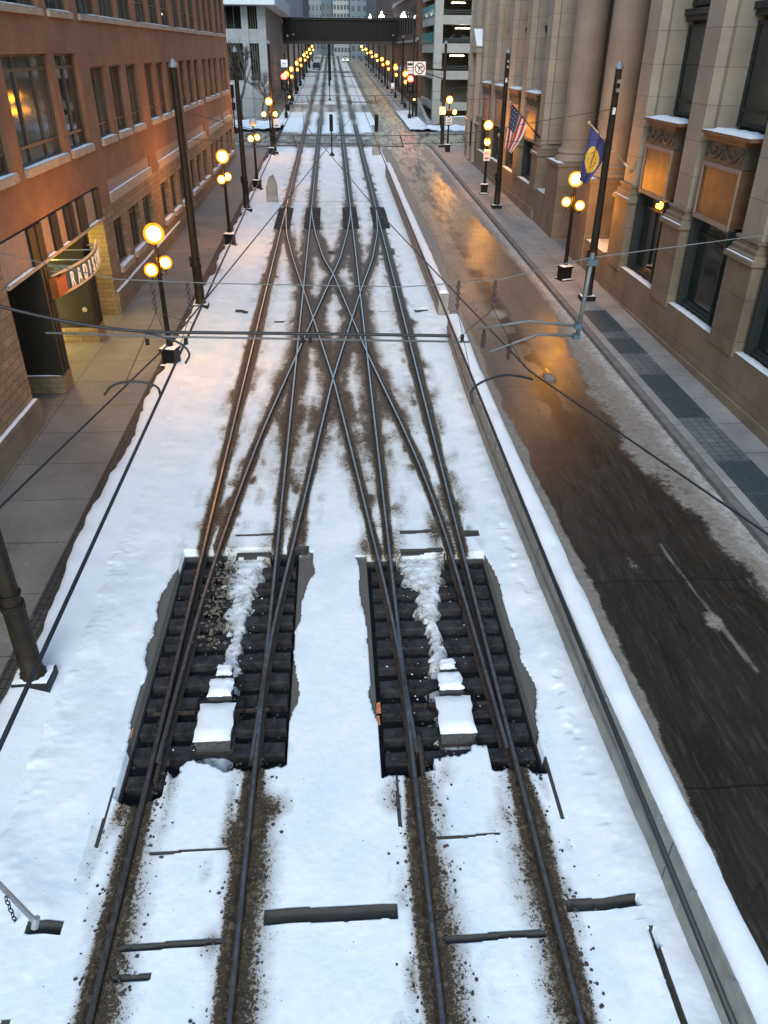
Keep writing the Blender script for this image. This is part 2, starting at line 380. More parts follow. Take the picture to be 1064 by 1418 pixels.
# ------------------------------------------------------------------ numpy noise
_tab = rng.random((256, 256))
def vn(x, y):
    xi = np.floor(x).astype(int); yi = np.floor(y).astype(int); fx = x-xi; fy = y-yi
    fx = fx*fx*(3-2*fx); fy = fy*fy*(3-2*fy)
    a = _tab[xi & 255, yi & 255]; b = _tab[(xi+1) & 255, yi & 255]; c = _tab[xi & 255, (yi+1) & 255]; d = _tab[(xi+1) & 255, (yi+1) & 255]
    return (a*(1-fx)+b*fx)*(1-fy)+(c*(1-fx)+d*fx)*fy
def fbm(x, y, o=4):
    r = 0; a = .5
    for i in range(o): r = r+a*vn(x*2**i+17*i, y*2**i+5*i); a *= .5
    return r
def grid_mesh(name, xs, ys, hf, mf, mat, parent=None):
    X, Y = np.meshgrid(xs, ys)
    Z = hf(X, Y)+S*Y; Ms = mf(X, Y)
    nx, ny = len(xs), len(ys)
    co = np.stack([X, Y, Z], -1).reshape(-1, 3).astype(np.float32)
    idx = np.arange(nx*ny).reshape(ny, nx)
    q = np.stack([idx[:-1, :-1], idx[:-1, 1:], idx[1:, 1:], idx[1:, :-1]], -1).reshape(-1, 4)
    me = bpy.data.meshes.new(name)
    me.vertices.add(len(co)); me.vertices.foreach_set('co', co.ravel())
    me.loops.add(q.size); me.loops.foreach_set('vertex_index', q.ravel().astype(np.int32))
    me.polygons.add(len(q)); me.polygons.foreach_set('loop_start', np.arange(0, q.size, 4, dtype=np.int32)); me.polygons.foreach_set('loop_total', np.full(len(q), 4, np.int32))
    me.polygons.foreach_set('use_smooth', np.ones(len(q), bool))
    me.update(); me.validate()
    ca = me.color_attributes.new('mask', 'FLOAT_COLOR', 'POINT')
    cc = np.concatenate([Ms.reshape(-1, 3), np.ones((nx*ny, 1))], 1).astype(np.float32)
    ca.data.foreach_set('color', cc.ravel())
    me.materials.append(mat)
    o = bpy.data.objects.new(name, me); col.objects.link(o)
    return o
def ranges(*seg):
    out = []
    for a, b, st in seg: out.append(np.arange(a, b-1e-6, st))
    return np.concatenate(out+[np.array([seg[-1][1]])])

# ------------------------------------------------------------------ rail geometry
TX = (-2.74, -1.30, .90, 2.335)
def dense(kn, step=.5):
    ys = np.array([k[1] for k in kn]); xs = np.array([k[0] for k in kn])
    Y = np.arange(ys[0], ys[-1]+step*.5, step); X = np.interp(Y, ys, xs)
    for _ in range(3):
        X[1:-1] = (X[:-2]+2*X[1:-1]+X[2:])/4
    return list(zip(X, Y))
def mk(off): return off
AL = dense([(-2.66, 7.6), (-2.63, 8.7), (-2.56, 10.9), (-2.43, 13.0), (-2.27, 14.9), (-1.98, 17.9), (-1.29, 23.4), (-.13, 32.6), (.18, 35.06), (.57, 39.8), (.83, 44), (.9, 46.5)])
AR = dense([(-1.36, 7.6), (-1.27, 9.9), (-1.13, 11.5), (-.94, 13.3), (-.69, 15.95), (-.17, 21.4), (.98, 30.5), (1.62, 35.0), (2.12, 40.3), (2.27, 44), (2.335, 46.5)])
BL = dense([(.97, 7.6), (.86, 9.9), (.75, 11.4), (.58, 13.25), (.34, 15.9), (-.17, 21.4), (-1.31, 30.5), (-1.89, 35.1), (-2.4, 39.9), (-2.63, 44), (-2.74, 46.5)])
BR = dense([(2.26, 7.6), (2.22, 8.9), (2.17, 10.5), (2.07, 13.2), (1.86, 15.8), (1.62, 17.9), (.9, 23.4), (-.13, 32.6), (-.54, 35.1), (-.97, 39.8), (-1.22, 44), (-1.3, 46.5)])
RAILTOP = .035
def rail_profile_mb(pts, w=.036, top=RAILTOP):
    mb = MB(); prof = [(-w, top-.03), (-w*.85, top-.004), (-w*.5, top), (w*.5, top), (w*.85, top-.004), (w, top-.03), (w*.3, top-.05), (w*.3, -.13), (.065, -.16), (-.065, -.16), (-w*.3, -.13), (-w*.3, top-.05)]
    k = len(prof); n = len(pts)
    for i, (x, y) in enumerate(pts):
        for (a, z) in prof: mb.v.append((x+a, y, g(y)+z))
    for i in range(n-1):
        for j in range(k):
            jj = (j+1) % k
            mb.f.append((i*k+j, i*k+jj, (i+1)*k+jj, (i+1)*k+j)); mb.m.append(1 if j == 2 else 0)
    mb.f.append(tuple(reversed(range(k)))); mb.m.append(0)
    mb.f.append(tuple((n-1)*k+j for j in range(k))); mb.m.append(0)
    return mb

# ------------------------------------------------------------------ track bed (snow, grit, switch pits)
def I(Y, pts):
    pts = sorted(pts, key=lambda p: p[1]); return np.interp(Y, [p[1] for p in pts], [p[0] for p in pts])
def box_(X, Y, x0, x1, y0, y1): return (X > x0) & (X < x1) & (Y > y0) & (Y < y1)
def pitmask(X, Y):
    nx = (fbm(X*2.5, Y*2.5)-.47)*.5
    left = (X > -3.13) & (X < -.86) & (Y < 12.78) & (Y > 6.95+nx*1.5+np.where(X > -1.6, .55, 0)+np.where((X > -2.5) & (X < -1.6), .5, 0))
    right = (X > .46) & (X < 2.75) & (Y < 12.45) & (Y > 7.2+nx*1.5+np.where((X > 1.2) & (X < 2.0), .35, 0))
    return left, right
def ridges(X, Y):
    n = (fbm(X*6+3, Y*6)-.47)*.45
    a = I(Y, [(-2.2, 7.4), (-2.22, 8.5), (-2.15, 9.3), (-2.0, 9.7), (-1.98, 10.4), (-2.12, 11.4), (-2.2, 12.2), (-2.6, 12.6)])
    b = I(Y, [(-1.7, 7.4), (-1.72, 8.6), (-1.76, 9.4), (-1.84, 9.9), (-1.8, 10.6), (-1.66, 11.4), (-1.5, 12.0), (-1.3, 12.6)])
    l = (X > a+n) & (X < b+n*.8)
    a = I(Y, [(1.26, 7.4), (1.3, 8.6), (1.28, 9.3), (1.42, 9.7), (1.38, 10.4), (1.3, 11.2), (1.12, 11.8), (1.05, 12.4)])
    b = I(Y, [(1.9, 7.4), (1.86, 8.6), (1.84, 9.2), (1.62, 9.8), (1.62, 10.4), (1.72, 11.2), (1.9, 11.8), (1.98, 12.5)])
    r = (X > a+n) & (X < b+n*.8)
    return (l | r) & (Y > 7.3)
def ridge_t(X, Y):
    n = (fbm(X*2.2+3, Y*2.2)-.47)*.5+(fbm(X*9+3, Y*9)-.47)*.35
    cl = I(Y, [(-1.95, 7.4), (-1.93, 9.3), (-1.92, 9.8), (-1.9, 10.6), (-1.9, 11.6), (-1.85, 12.6)]); wl = I(Y, [(.26, 7.4), (.26, 9.0), (.2, 9.4), (.12, 9.9), (.15, 10.6), (.26, 11.4), (.36, 12.), (.45, 12.7)])
    cr = I(Y, [(1.58, 7.4), (1.58, 9.), (1.52, 9.8), (1.5, 10.4), (1.51, 11.2), (1.53, 12.4)]); wr = I(Y, [(.32, 7.4), (.28, 9.1), (.14, 9.8), (.15, 10.4), (.24, 11.2), (.42, 11.9), (.46, 12.5)])
    return np.maximum(1-np.abs(X-cl+n*.5)/(wl*(1+n)), 1-np.abs(X-cr+n*.5)/(wr*(1+n)))*(Y > 7.3)
SLOTS = [(-1.02, .52, 5.20, 5.36), (-2.6, -1.47, 5.0, 5.06), (-2.6, -2.2, 4.68, 4.73), (1.02, 2.18, 4.89, 4.96), (2.5, 3.34, 5.17, 5.3), (-3.68, -3.3, 5.19, 5.33),
         (-2.15, -1.38, 13.22, 13.28), (1.17, 2.0, 13.16, 13.26), (-2.1, -1.4, 12.56, 12.7), (1.12, 1.95, 12.46, 12.6), (-1.1, -.68, 12.5, 12.8), (2.45, 2.75, 13.0, 13.2),
         (-3.62, -3.22, 27.5, 27.75), (1.5, 2.5, 27.6, 27.72), (2.8, 3.3, 27.5, 27.8), (-2.2, -1.85, 26.55, 26.65), (-.36, -.06, 36.0, 36.5), (-3.3, 2.9, 48.4, 48.55),
         (3.34, 3.40, 3.4, 4.9), (-4.0, -3.94, 3.3, 4.8), (-3.6, -3.54, 3.2, 4.3), (2.74, 2.77, 6.4, 7.4), (-3.19, -3.16, 6.3, 7.2), (.63, .655, 6.4, 7.3),
         (-2.5, -1.5, 6.18, 6.2), (1.05, 1.9, 6.2, 6.22)]
def slotmask(X, Y, e=0.0):
    r = np.zeros_like(X, bool); n = (fbm(X*1.7, Y*0+3)-.47)*.06; m_ = (fbm(X*2+5, Y*2)-.47)*.02
    for (a, b, c, d) in SLOTS: r |= box_(X, Y, a-e+m_, b+e+m_, c-e*.3+n, d+e*1.3+n*.6)
    return r
LS = dict(l0=[(-3.15, 6.2), (-3.15, 6.9), (-3.16, 7.8), (-3.17, 8.95), (-3.24, 9.9), (-3.32, 11.2), (-3.2, 11.9), (-3.12, 12.8)],
          l1=[(-1.17, 6.8), (-1.1, 7.4), (-.98, 7.7), (-.86, 8.2), (-.8, 8.8), (-.85, 9.3), (-.81, 10.2), (-.74, 11.1), (-.58, 12.), (-.64, 12.8)],
          r0=[(.6, 7.), (.53, 7.6), (.41, 8.2), (.34, 8.6), (.37, 9.4), (.36, 10.3), (.28, 11.), (.26, 12), (.29, 13.2)],
          r1=[(2.78, 6.5), (2.74, 7.5), (2.83, 8.), (2.93, 8.8), (2.92, 9.6), (2.89, 10.5), (2.9, 11.6), (2.79, 12.4), (2.76, 13.2)])
def raild(X, Y):
    d = np.full_like(X, 9.0)
    for x in TX: d = np.minimum(d, np.abs(X-x))
    mix = (Y > 7.6) & (Y < 46.5)
    for P in (AL, AR, BL, BR):
        xx = np.interp(Y, [p[1] for p in P], [p[0] for p in P]); d = np.where(mix, np.minimum(d, np.abs(X-xx)), d)
    return d
def bedmask(X, Y):
    d = raild(X, Y)
    pl, pr_ = pitmask(X, Y); rt_ = ridge_t(X, Y); rg = rt_ > 0; pit = (pl | pr_) & ~rg
    nz = fbm(X*1.6, Y*.8+9); n2 = fbm(X*7, Y*3+2)
    # grit thrown up beside every rail
    wid = .10+.10*nz+.07*np.clip((8.2-Y)/2, 0, 1)+np.clip((Y-15)/60, 0, .12)
    dirt = np.exp(-(d/(wid*.9))**4)*(.75+.4*n2)
    for i, x in enumerate(TX):       # wider spatter on the side towards the camera's right
        s = X-x
        side = 1 if i in (0, 1) else (1 if i == 2 else -1)
        near = np.clip((8.2-Y)/2.5, 0, 1)
        q = np.where(s*side > 0, np.exp(-(s/.34)**2), np.exp(-(s/.2)**2))
        dirt = np.maximum(dirt, near*q*(.42+.75*nz))
    vw = .6+.9*vn(X*1.1+11, Y*.9); cl_ = np.clip((vn(X*5, Y*2.2)-.35)*2, 0, 1)
    dirt = np.maximum(dirt, np.exp(-(d/(.36*vw))**2)*(.12+.75*cl_*nz*1.7))
    dirt = np.maximum(dirt, .42*np.clip((fbm(X*2.2+31, Y*1.1+4)-.56)*9, 0, 1)*np.clip(1-d/.8, 0, 1)*(np.abs(X+.2) < 3.1))
    cl2 = np.clip((fbm(X*4+2, Y*1.6)-.4)*4, 0, 1)
    xm = np.exp(-((X+.2)/2.2)**4)*np.clip((Y-13)/6, 0, 1)*np.clip((60-Y)/15, 0, 1)
    dirt = np.maximum(dirt, xm*np.clip(1.05-d*1.6, .16, 1.0)*(.25+1.1*nz+.45*cl2))
    dd = np.exp(-((np.abs(X+.17)/.28)**2))*np.exp(-((Y-18.9)/.9)**2)*.8     # dark patch at the nose of the crossing
    dirt = np.maximum(dirt, dd*(n2+.4))
    dirt = np.maximum(dirt, np.exp(-((X+2.25)/.3)**2)*np.clip((13.5-Y)/1, 0, 1)*np.clip((Y-9.8)/1.5, 0, 1)*.75*n2*1.7)
    dirt = np.maximum(dirt, np.clip((Y-46)/20, 0, 1)*.36*np.exp(-(d/.5)**2)*(nz+.5))
    dirt = np.where((X < -3.3) | (X > 3.0), np.minimum(dirt, .03+.05*n2), dirt)
    # crossing street carries melted slush
    ix = np.clip((Y-71)/2, 0, 1)*np.clip((84-Y)/2, 0, 1)
    dirt = np.maximum(dirt, ix*(.25+.5*nz)); dirt = np.clip(dirt, 0, 1)
    le = (fbm(X*1.3, Y*1.6)-.47)*.22+(fbm(X*8, Y*8)-.47)*.03
    slc = slotmask(X, Y, .012) & ~pit
    conc = ((X > -3.13-.25) & (X < I(Y, LS['l0'])*0-3.13) & (X > I(Y, LS['l0'])+le) & (Y > 6.5) & (Y < 12.78))
    conc |= (X >= -.86) & (X < I(Y, LS['l1'])+le) & (Y > 7.6) & (Y < 12.6)
    conc |= (X <= .46) & (X > I(Y, LS['r0'])+le) & (Y > 7.3) & (Y < 12.4)
    conc |= (X >= 2.75) & (X < I(Y, LS['r1'])+le*.8-.02) & (Y > 7.2) & (Y < 12.45)
    conc &= ~pit & ~slc
    dirt = np.where(rg & (pl | pr_), np.clip(.14+.5*(fbm(X*6, Y*6)-.3)+.25*(1-np.clip(rt_*2, 0, 1)), 0, .6), dirt)
    return np.stack([dirt*(~pit), np.maximum(pit*1.0, slc*.72), conc.astype(float)], -1)
def bedheight(X, Y):
    d = raild(X, Y)
    m = bedmask(X, Y); pit = (m[..., 1] > .8); sl = slotmask(X, Y, -.012); conc = (m[..., 2] > .5) & ~slotmask(X, Y, .03)
    n = fbm(X*3, Y*3); n2 = fbm(X*14, Y*14)
    h = .006*n2+0*X
    thick = np.clip((np.abs(X+.2)-2.95)/.3, 0, 1)
    left = np.clip((-X-3.2)/.25, 0, 1); right = np.clip((X-2.95)/.3, 0, 1)
    rough = np.clip((-X-3.9)/.4, 0, 1)
    h = h+left*(.06+.03*n)+rough*(.06*fbm(X*3, Y*3)+.018*n2)*(.4+1.2*vn(X*.9, Y*.5))+right*(.05+.04*n)
    # footprints along the wall
    fp = np.exp(-((X-3.25-.12*(fbm(Y*1.1, Y*0)-.5))/.09)**2)*np.clip((vn(X*6, Y*6.5)-.45)*4, 0, 1)
    h = h-right*fp*.03*(Y > 5)*vn(X*0, Y*.6)*1.4+right*.02*vn(X*3, Y*3)
    mid = np.clip((.75-np.abs(X+.2))/.2, 0, 1)*np.clip((13-Y)/1, 0, 1); h = h+mid*.02
    rg = (ridge_t(X, Y) > 0) & (pitmask(X, Y)[0] | pitmask(X, Y)[1])
    rt = ridge_t(X, Y); inp = (pitmask(X, Y)[0] | pitmask(X, Y)[1])
    hm = -.33+np.where(Y < 9.4, .10, .19)*np.sqrt(np.clip(rt*2.2, 0, 1))+.03*n2+.03*fbm(X*8, Y*8); h = np.where(rg, hm, h)
    h = np.where(d < .06, -.03, h)
    h = np.where(conc & ~sl, -.05, h)
    h = np.where(sl, np.where(Y < 5.5, -.05, -.03), h)
    h = np.where(pit, -.34+.03*n2, h)
    return h
xs = ranges((-4.9, -3.4, .035), (-3.4, 3.0, .02), (3.0, 4.0, .03))
ys = ranges((2.2, 3.9, .05), (3.9, 6.6, .0125), (6.6, 13.4, .02))
tb = tag(grid_mesh('track_bed', xs, ys, bedheight, bedmask, M['ground']), kind='structure')
xs2 = ranges((-4.9, -3.0, .08), (-3.0, 2.8, .04), (2.8, 4.0, .06))
ys2 = ranges((13.4, 20, .05), (20, 32, .08), (32, 56, .15), (56, 90, .4))
tag(grid_mesh('track_bed', xs2, ys2, bedheight, bedmask, M['ground']), kind='structure')
def farmask(X, Y):
    d = raild(X, Y); nz = fbm(X*1.2, Y*.15)
    dirt = np.exp(-(d/.4)**2)*(.3+.5*nz)+.16*nz
    cross = (np.abs((Y % 92)-18) < 6)
    dirt = np.maximum(dirt, np.where(cross, .45*nz+.2, 0))
    return np.stack([dirt, 0*X, 0*X], -1)
tag(grid_mesh('track_bed', ranges((-6.0, 4.6, .15)), ranges((90, 200, 1.0), (200, 420, 3)), lambda X, Y: .02*fbm(X, Y)-.0*X, farmask, M['ground']), kind='structure')

# road
def roadmask(X, Y):
    e0 = I(Y, [(4.5, 2), (4.53, 5.6), (4.6, 9.2), (4.56, 14.4), (4.45, 22.6), (4.6, 30), (4.9, 39), (4.8, 57), (4.9, 72), (5.2, 90), (5.6, 200)])
    e1 = I(Y, [(7.9, 2), (7.75, 9), (7.45, 12.3), (6.98, 16), (7.07, 21.3), (7.75, 27), (7.96, 32.3), (7.5, 44), (7.3, 56), (7.1, 72), (7.3, 90), (7.6, 200)])
    n = fbm(X*2, Y*1.2); n2 = fbm(X*6+8, Y*5)
    a = np.clip((e0+.25*(n-.45)-X)/.14+.5, 0, 1); b = np.clip((X-e1+.5*(n-.45)+.15*(n2-.5))/.45+.5, 0, 1)
    isx = np.clip((Y-71)/1.5, 0, 1)*np.clip((84.5-Y)/1.5, 0, 1)
    b = b*(.66+.34*np.clip((X-7.7)/.5, 0, 1)+.25*(n-.5)); snow = np.maximum(a*.74, b)*(1-isx)
    patches = [(6.2, 21.2, .22, .5, .8), (5.75, 27.2, .35, .8, .85), (6.4, 10.2, .2, .35, .8), (5.55, 11.9, .2, .5, .5)]
    for px, py, sx, sy, st in patches: snow = np.maximum(snow, st*np.exp(-((X-px)/sx)**2-((Y-py)/sy)**2))
    snow = np.maximum(snow, isx*.45*n)
    # long chalky streak
    xx = I(Y, [(6.35, 13.), (6.33, 12.2), (6.45, 10.5), (6.55, 9.3), (6.6, 8.8)])
    dry = np.exp(-((X-xx)/(.03+.06*n))**2)*((Y > 8.9) & (Y < 12.6))*(.35+.7*n2)
    dry = np.maximum(dry, .25*np.exp(-((X-5.3)/.25)**2)*n)
    lane = np.exp(-((X-5.7)/.5)**2)*np.clip((Y-16)/12, 0, 1)*np.clip(vn(X*1.4, Y*.6), 0, 1)*.9
    dry = np.maximum(dry, lane*(n2 > .42)*.55)
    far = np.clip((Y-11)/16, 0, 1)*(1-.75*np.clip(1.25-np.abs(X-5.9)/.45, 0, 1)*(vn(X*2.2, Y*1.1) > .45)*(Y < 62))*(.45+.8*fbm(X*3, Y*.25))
    return np.stack([snow, dry, far+0*X], -1)
def roadh(X, Y):
    m = roadmask(X, Y); n = fbm(X*6, Y*6)
    return -.01+np.clip(m[..., 0]-.4, 0, .6)*.05*(.4+n)+0.0*X
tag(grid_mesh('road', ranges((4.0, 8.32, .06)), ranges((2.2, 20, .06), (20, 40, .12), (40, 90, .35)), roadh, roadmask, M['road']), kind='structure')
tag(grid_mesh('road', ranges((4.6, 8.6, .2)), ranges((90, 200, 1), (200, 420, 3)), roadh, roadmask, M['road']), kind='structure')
def crossmask(X, Y):
    n = fbm(X*.6, Y*1.3); e = np.clip(np.abs(Y-78.2)-4.6+1.2*(n-.5), 0, 1)
    return np.stack([np.maximum(e, .45*n), .1+0*X, 0*X], -1)
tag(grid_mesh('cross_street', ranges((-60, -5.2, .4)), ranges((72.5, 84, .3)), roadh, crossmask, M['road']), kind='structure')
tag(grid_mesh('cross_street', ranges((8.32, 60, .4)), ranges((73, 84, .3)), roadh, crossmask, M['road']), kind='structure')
def sheet(name, x0, x1, y0, y1, h, mat, n=1):
    mb = MB(); mb.quad((x0, y0, g(y0)+h), (x1, y0, g(y0)+h), (x1, y1, g(y1)+h), (x0, y1, g(y1)+h)); return tag(mb.build(name, mat), kind='structure')
sheet('ground', -600, 600, -60, 900, -.42, M['conc'])
def lumps(amp): return lambda X, Y: amp*fbm(X*1.5, Y*1.5)+.05
def cleanmask(X, Y): return np.stack([.12*fbm(X, Y), 0*X, 0*X], -1)
tag(grid_mesh('snow_bank', ranges((-60, -5.2, .3)), ranges((84, 92, .25)), lumps(.5), cleanmask, M['ground']), kind='structure')
tag(grid_mesh('snow_bank', ranges((7.6, 9.6, .1)), ranges((84, 104, .2)), lumps(.35), lambda X, Y: np.stack([.35*fbm(X*2, Y), 0*X, 0*X], -1), M['ground']), kind='structure')
tag(grid_mesh('snow_bank', ranges((9.6, 60, .3)), ranges((84, 88, .25)), lumps(.3), cleanmask, M['ground']), kind='structure')
# sidewalks
def slab(name, x0, x1, y0, y1, mat, h=.15):
    mb = MB(); mb.box(x0, x1, y0, y1, -.35, h, slope=True); return tag(mb.build(name, mat), kind='structure')
slab('sidewalk', -10.2, -4.88, 1.5, 73, M['walkL'])
for (a, b) in ((24.0, 24.6),): sheet('paver_panel', 8.75, 9.62, a, b, .155, M['paver'])
sheet('edge_paving', -5.36, -4.9, 1.5, 70, .156, M['brickedge'])
slab('sidewalk', 8.5, 12.9, 1.5, 73, M['walkR'])
slab('kerb', 8.30, 8.497, 1.5, 73, M['concdark'], .148)
slab('sidewalk', -7.4, -6.0, 92, 420, M['walkL']); slab('sidewalk', 8.6, 10.8, 88, 420, M['walkR'])
# snow lip where the bed's snow spills on to the left sidewalk edge
mb = MB(); ysn = np.arange(2.2, 70, .12); pts = []
prof_n = 7
for i, y in enumerate(ysn):
    e = -4.86-.42*fbm(np.array([y*.55]), np.array([3.]))[0]-.05*vn(np.array([y*4.]), np.array([1.]))[0]
    if y > 30: e += .12
    hh = .10+.05*vn(np.array([y*2.]), np.array([7.]))[0]
    ring = [(-4.1, -.02), (-4.45, .12), (-4.85, .15+hh), (e+.02, .14+hh), (e-.04, .10+hh), (e-.07, .03+hh*.6), (e-.08, .12)]
    for (x, z) in ring: mb.v.append((x, y, g(y)+z+.02*vn(np.array([x*9]), np.array([y*9.]))[0]))
for i in range(len(ysn)-1):
    for j in range(prof_n-1):
        a = i*prof_n+j; mb.f.append((a, a+prof_n, a+prof_n+1, a+1)); mb.m.append(0)
tag(mb.build('snow_edge', M['snow'], smooth=True), kind='structure')

# ------------------------------------------------------------------ tracks
def track(label, rails, ties=None, y0=2.2):
    t = empty('railway_track', (rails[0][0][0], rails[0][0][1], g(rails[0][0][1])), label, 'railway track', 'rail tracks along the street')
    for P in rails: rail_profile_mb(P).build('rail', [M['rust'], M['steeltop']], t)
    return t
straight = lambda x, a=1.8, b=400: [(x, y) for y in list(np.arange(a, 60, 2.0))+[b]]
tL = track('left main track running straight down the snowy street', [straight(TX[0]), straight(TX[1])])
tR = track('right main track running straight up the street nearest the concrete wall', [straight(TX[2]), straight(TX[3])])
tA = track('crossover track slanting from the near left track to the far right track', [AL, AR])
tB = track('crossover track slanting from the near right track to the far left track', [BL, BR])
for t in (tA, tB): t['group'] = 'crossover tracks'
def tie(parent, x0, x1, y, seats):
    mb = MB(); mb.box(x0, x1, y-.12, y+.12, -.33, -.175, slope=True, b=.02)
    o = mb.build('sleeper', M['tie'], parent)
    for sx in seats:
        p = MB(); p.box(sx-.16, sx+.16, y-.09, y+.09, -.172, -.15, slope=True); p.box(sx+.085, sx+.13, y-.035, y+.035, -.15, -.11, slope=True); p.box(sx-.13, sx-.085, y-.035, y+.035, -.15, -.11, slope=True)
        p.build('tie_plate', M['plate'], o)
for y in np.arange(6.95, 12.7, .485):
    tie(tL, -3.08, -.92, y+random.uniform(-.02, .02), (-2.74, -1.3))
for y in np.arange(7.15, 12.4, .485):
    tie(tR, .52, 2.69, y+random.uniform(-.02, .02), (.9, 2.335))
# check rails beside the switch points, and far pit sleepers
for (x, a, b, t) in ((-2.64, 7.3, 8.0, tL), (1.02, 7.2, 7.9, tR)):
    rail_profile_mb([(x, a), (x, b)], .03, .0).build('guard_rail', M['rust'], t)
for y in np.arange(41.4, 46.4, .62):
    for (t, a, b) in ((tL, -3.1, -2.35), (tL, -1.55, -.8), (tR, .45, 1.2), (tR, 2.0, 2.8)):
        mb = MB(); mb.box(a, b, y-.16, y+.16, -.02, .028, slope=True); mb.build('sleeper', M['tie'], t)
sheets = [(-3.12, -2.3), (-1.6, -.78), (.42, 1.22), (1.98, 2.82)]
mb = MB()
for a, b in sheets: mb.quad((a, 41.1, g(41.1)+.028), (b, 41.1, g(41.1)+.028), (b, 46.4, g(46.4)+.028), (a, 46.4, g(46.4)+.028))
tag(mb.build('ballast_pit', M['rust']), kind='structure')
# frogs
def frog(x, y, dx, t):
    mb = MB()
    for s in (-1, 1): mb.box(x+s*.085-.012, x+s*.085+.012, y-.7, y+.7, -.03, RAILTOP-.004, slope=True)
    mb.build('check_rail', [M['rust']], t)
for x, y in ((-1.3, 23.35), (.9, 23.35), (-1.3, 30.5), (.9, 30.5)): frog(x, y, 0, tA)
# switch machines
def machine(x, y, label):
    t = empty('switch_machine', (x, y, g(y)-.2), label, 'switch machine', 'switch machines between the rails')
    for nm, (x0, x1, y0, y1, z0, z1), mt in (('gear_box', (x-.24, x+.24, y-.36, y+.34, -.16, .07), M['boxmetal']), ('motor_housing', (x-.15, x+.17, y+.48, y+.82, -.16, .1), M['boxmetal']), ('junction_box', (x-.09, x+.12, y+.98, y+1.16, -.16, .05), M['boxmetal'])):
        mb = MB(); mb.box(x0, x1, y0, y1, z0, z1, slope=True, b=.012); mb.box(x0-.02, x1+.02, y0-.02, y1+.02, z1-.06, z1-.035, slope=True); o = mb.build(nm, mt, t)
        s = MB(); n = 7; vs = {}
        for i in range(n+1):
            for j in range(n+1):
                u, v = i/n, j/n; e = min(u, 1-u, v, 1-v)
                hh = .004+min(.06, e*.5)+random.uniform(0, .018)
                jx = random.uniform(-.02, .02)
                s.v.append((x0-.02+(x1-x0+.04)*u+jx, y0-.02+(y1-y0+.04)*v, z1+g(y0+(y1-y0)*v)+hh))
        for i in range(n):
            for j in range(n):
                a = i*(n+1)+j; s.f.append((a, a+n+1, a+n+2, a+1)); s.m.append(0)
        s.build('snow_cap', M['snow'], o, smooth=True)
    for bx, by in ((-.2, -.37), (.2, -.37), (-.07, -.37), (.07, -.37)): mb = MB(); mb.tube([(x+bx, y+by+.01, g(y)-.0), (x+bx, y+by-.015, g(y)-.0)], .014, 6); mb.build('bolt', M['rust'], t)
    mb = MB(); mb.box(x-.28, x+.28, y-.4, y-.2, -.17, -.15, slope=True); mb.box(x-.3, x+.3, y+.18, y+.4, -.17, -.145, slope=True); mb.build('mounting_plate', M['rust'], t)
    mb = MB(); mb.tube([(x-.15, y+.65, g(y)-.02), (x-.34, y+.62, g(y)-.08), (x-.36, y+.35, g(y)-.12), (x-.26, y+.2, g(y)-.12)], .02, 6); mb.tube([(x+.17, y+.65, g(y)-.02), (x+.36, y+.58, g(y)-.08), (x+.38, y+.3, g(y)-.12), (x+.26, y+.15, g(y)-.12)], .02, 6)
    mb.build('cable', M['black'], t, smooth=True)
    mb = MB(); mb.box(x-1.0 if x < 0 else x-.7, x+.75, y+.38, y+.42, -.15, -.11, slope=True); mb.build('operating_rod', M['rust'], t)
machine(-1.94, 8.24, 'snow-capped grey switch machine between the rails of the left track')
machine(1.6, 8.2, 'snow-capped grey switch machine between the rails of the right track')
mb = MB(); mb.tube([(1.95, 12.3, .1+g(12)), (1.9, 11.6, -.1+g(11.6)), (2.0, 11.1, -.12+g(11)), (2.1, 10.9, -.1+g(11)), (2.05, 10.5, -.13+g(10.5))], .012, 6); mb.tube([(2.0, 12.3, .1+g(12)), (1.98, 11.7, -.1+g(11.6)), (2.06, 11.3, -.12+g(11)), (2.16, 11.0, -.1+g(11))], .012, 6)
tag(mb.build('heater_cable', M['black'], smooth=True), 'loose black cable looping over the sleepers in the right switch pit', 'cable')
# clods of ice and grit beside the rails
def clod(label, spots, mat, nm='ice_lump', kind='stuff'):
    mb = MB()
    for (x, y, r) in spots:
        k = len(mb.v); mb.sphere((x, y, g(y)+r*.2), r, nu=7, nv=5, sq=(random.uniform(.7, 1.3), random.uniform(.7, 1.3), .6))
        for i in range(k, len(mb.v)):
            v = mb.v[i]; mb.v[i] = (v[0]+random.uniform(-.25, .25)*r, v[1]+random.uniform(-.25, .25)*r, v[2]+random.uniform(-.15, .15)*r)
    o = mb.build(nm, mat); return tag(o, label, nm.replace('_', ' '), kind=kind)
sp = [(random.gauss(-2.25, .14), random.uniform(9.9, 12.4), random.uniform(.008, .034)) for _ in range(240)]
clod('rubble of broken snow and grit piled along the left switch rails', sp, M['dirtysnow'], 'snow_rubble')
sp = []
for _ in range(900):
    x0 = random.choice(TX); s = random.choice((-1, 1, 1)); y = 3.4+random.random()**1.5*4.2
    sp.append((x0+s*(.09+abs(random.gauss(0, .14))), y, random.uniform(.006, .026)))
clod('crumbs of grit and dirty ice scattered beside the near rails', sp, M['rust'], 'grit_crumbs')
def scatter(n, fn):
    out = []
    while len(out) < n:
        x, y = fn()
        out.append((x, y, random.uniform(.004, .015)))
    return out
sp = scatter(90, lambda: (random.gauss(-1.93, .33), random.uniform(7.6, 12.4)))+scatter(90, lambda: (random.gauss(1.56, .33), random.uniform(7.6, 12.2)))
mb_sp = [(x, y, r_) for x, y, r_ in sp if abs(x+1.93) > .16]
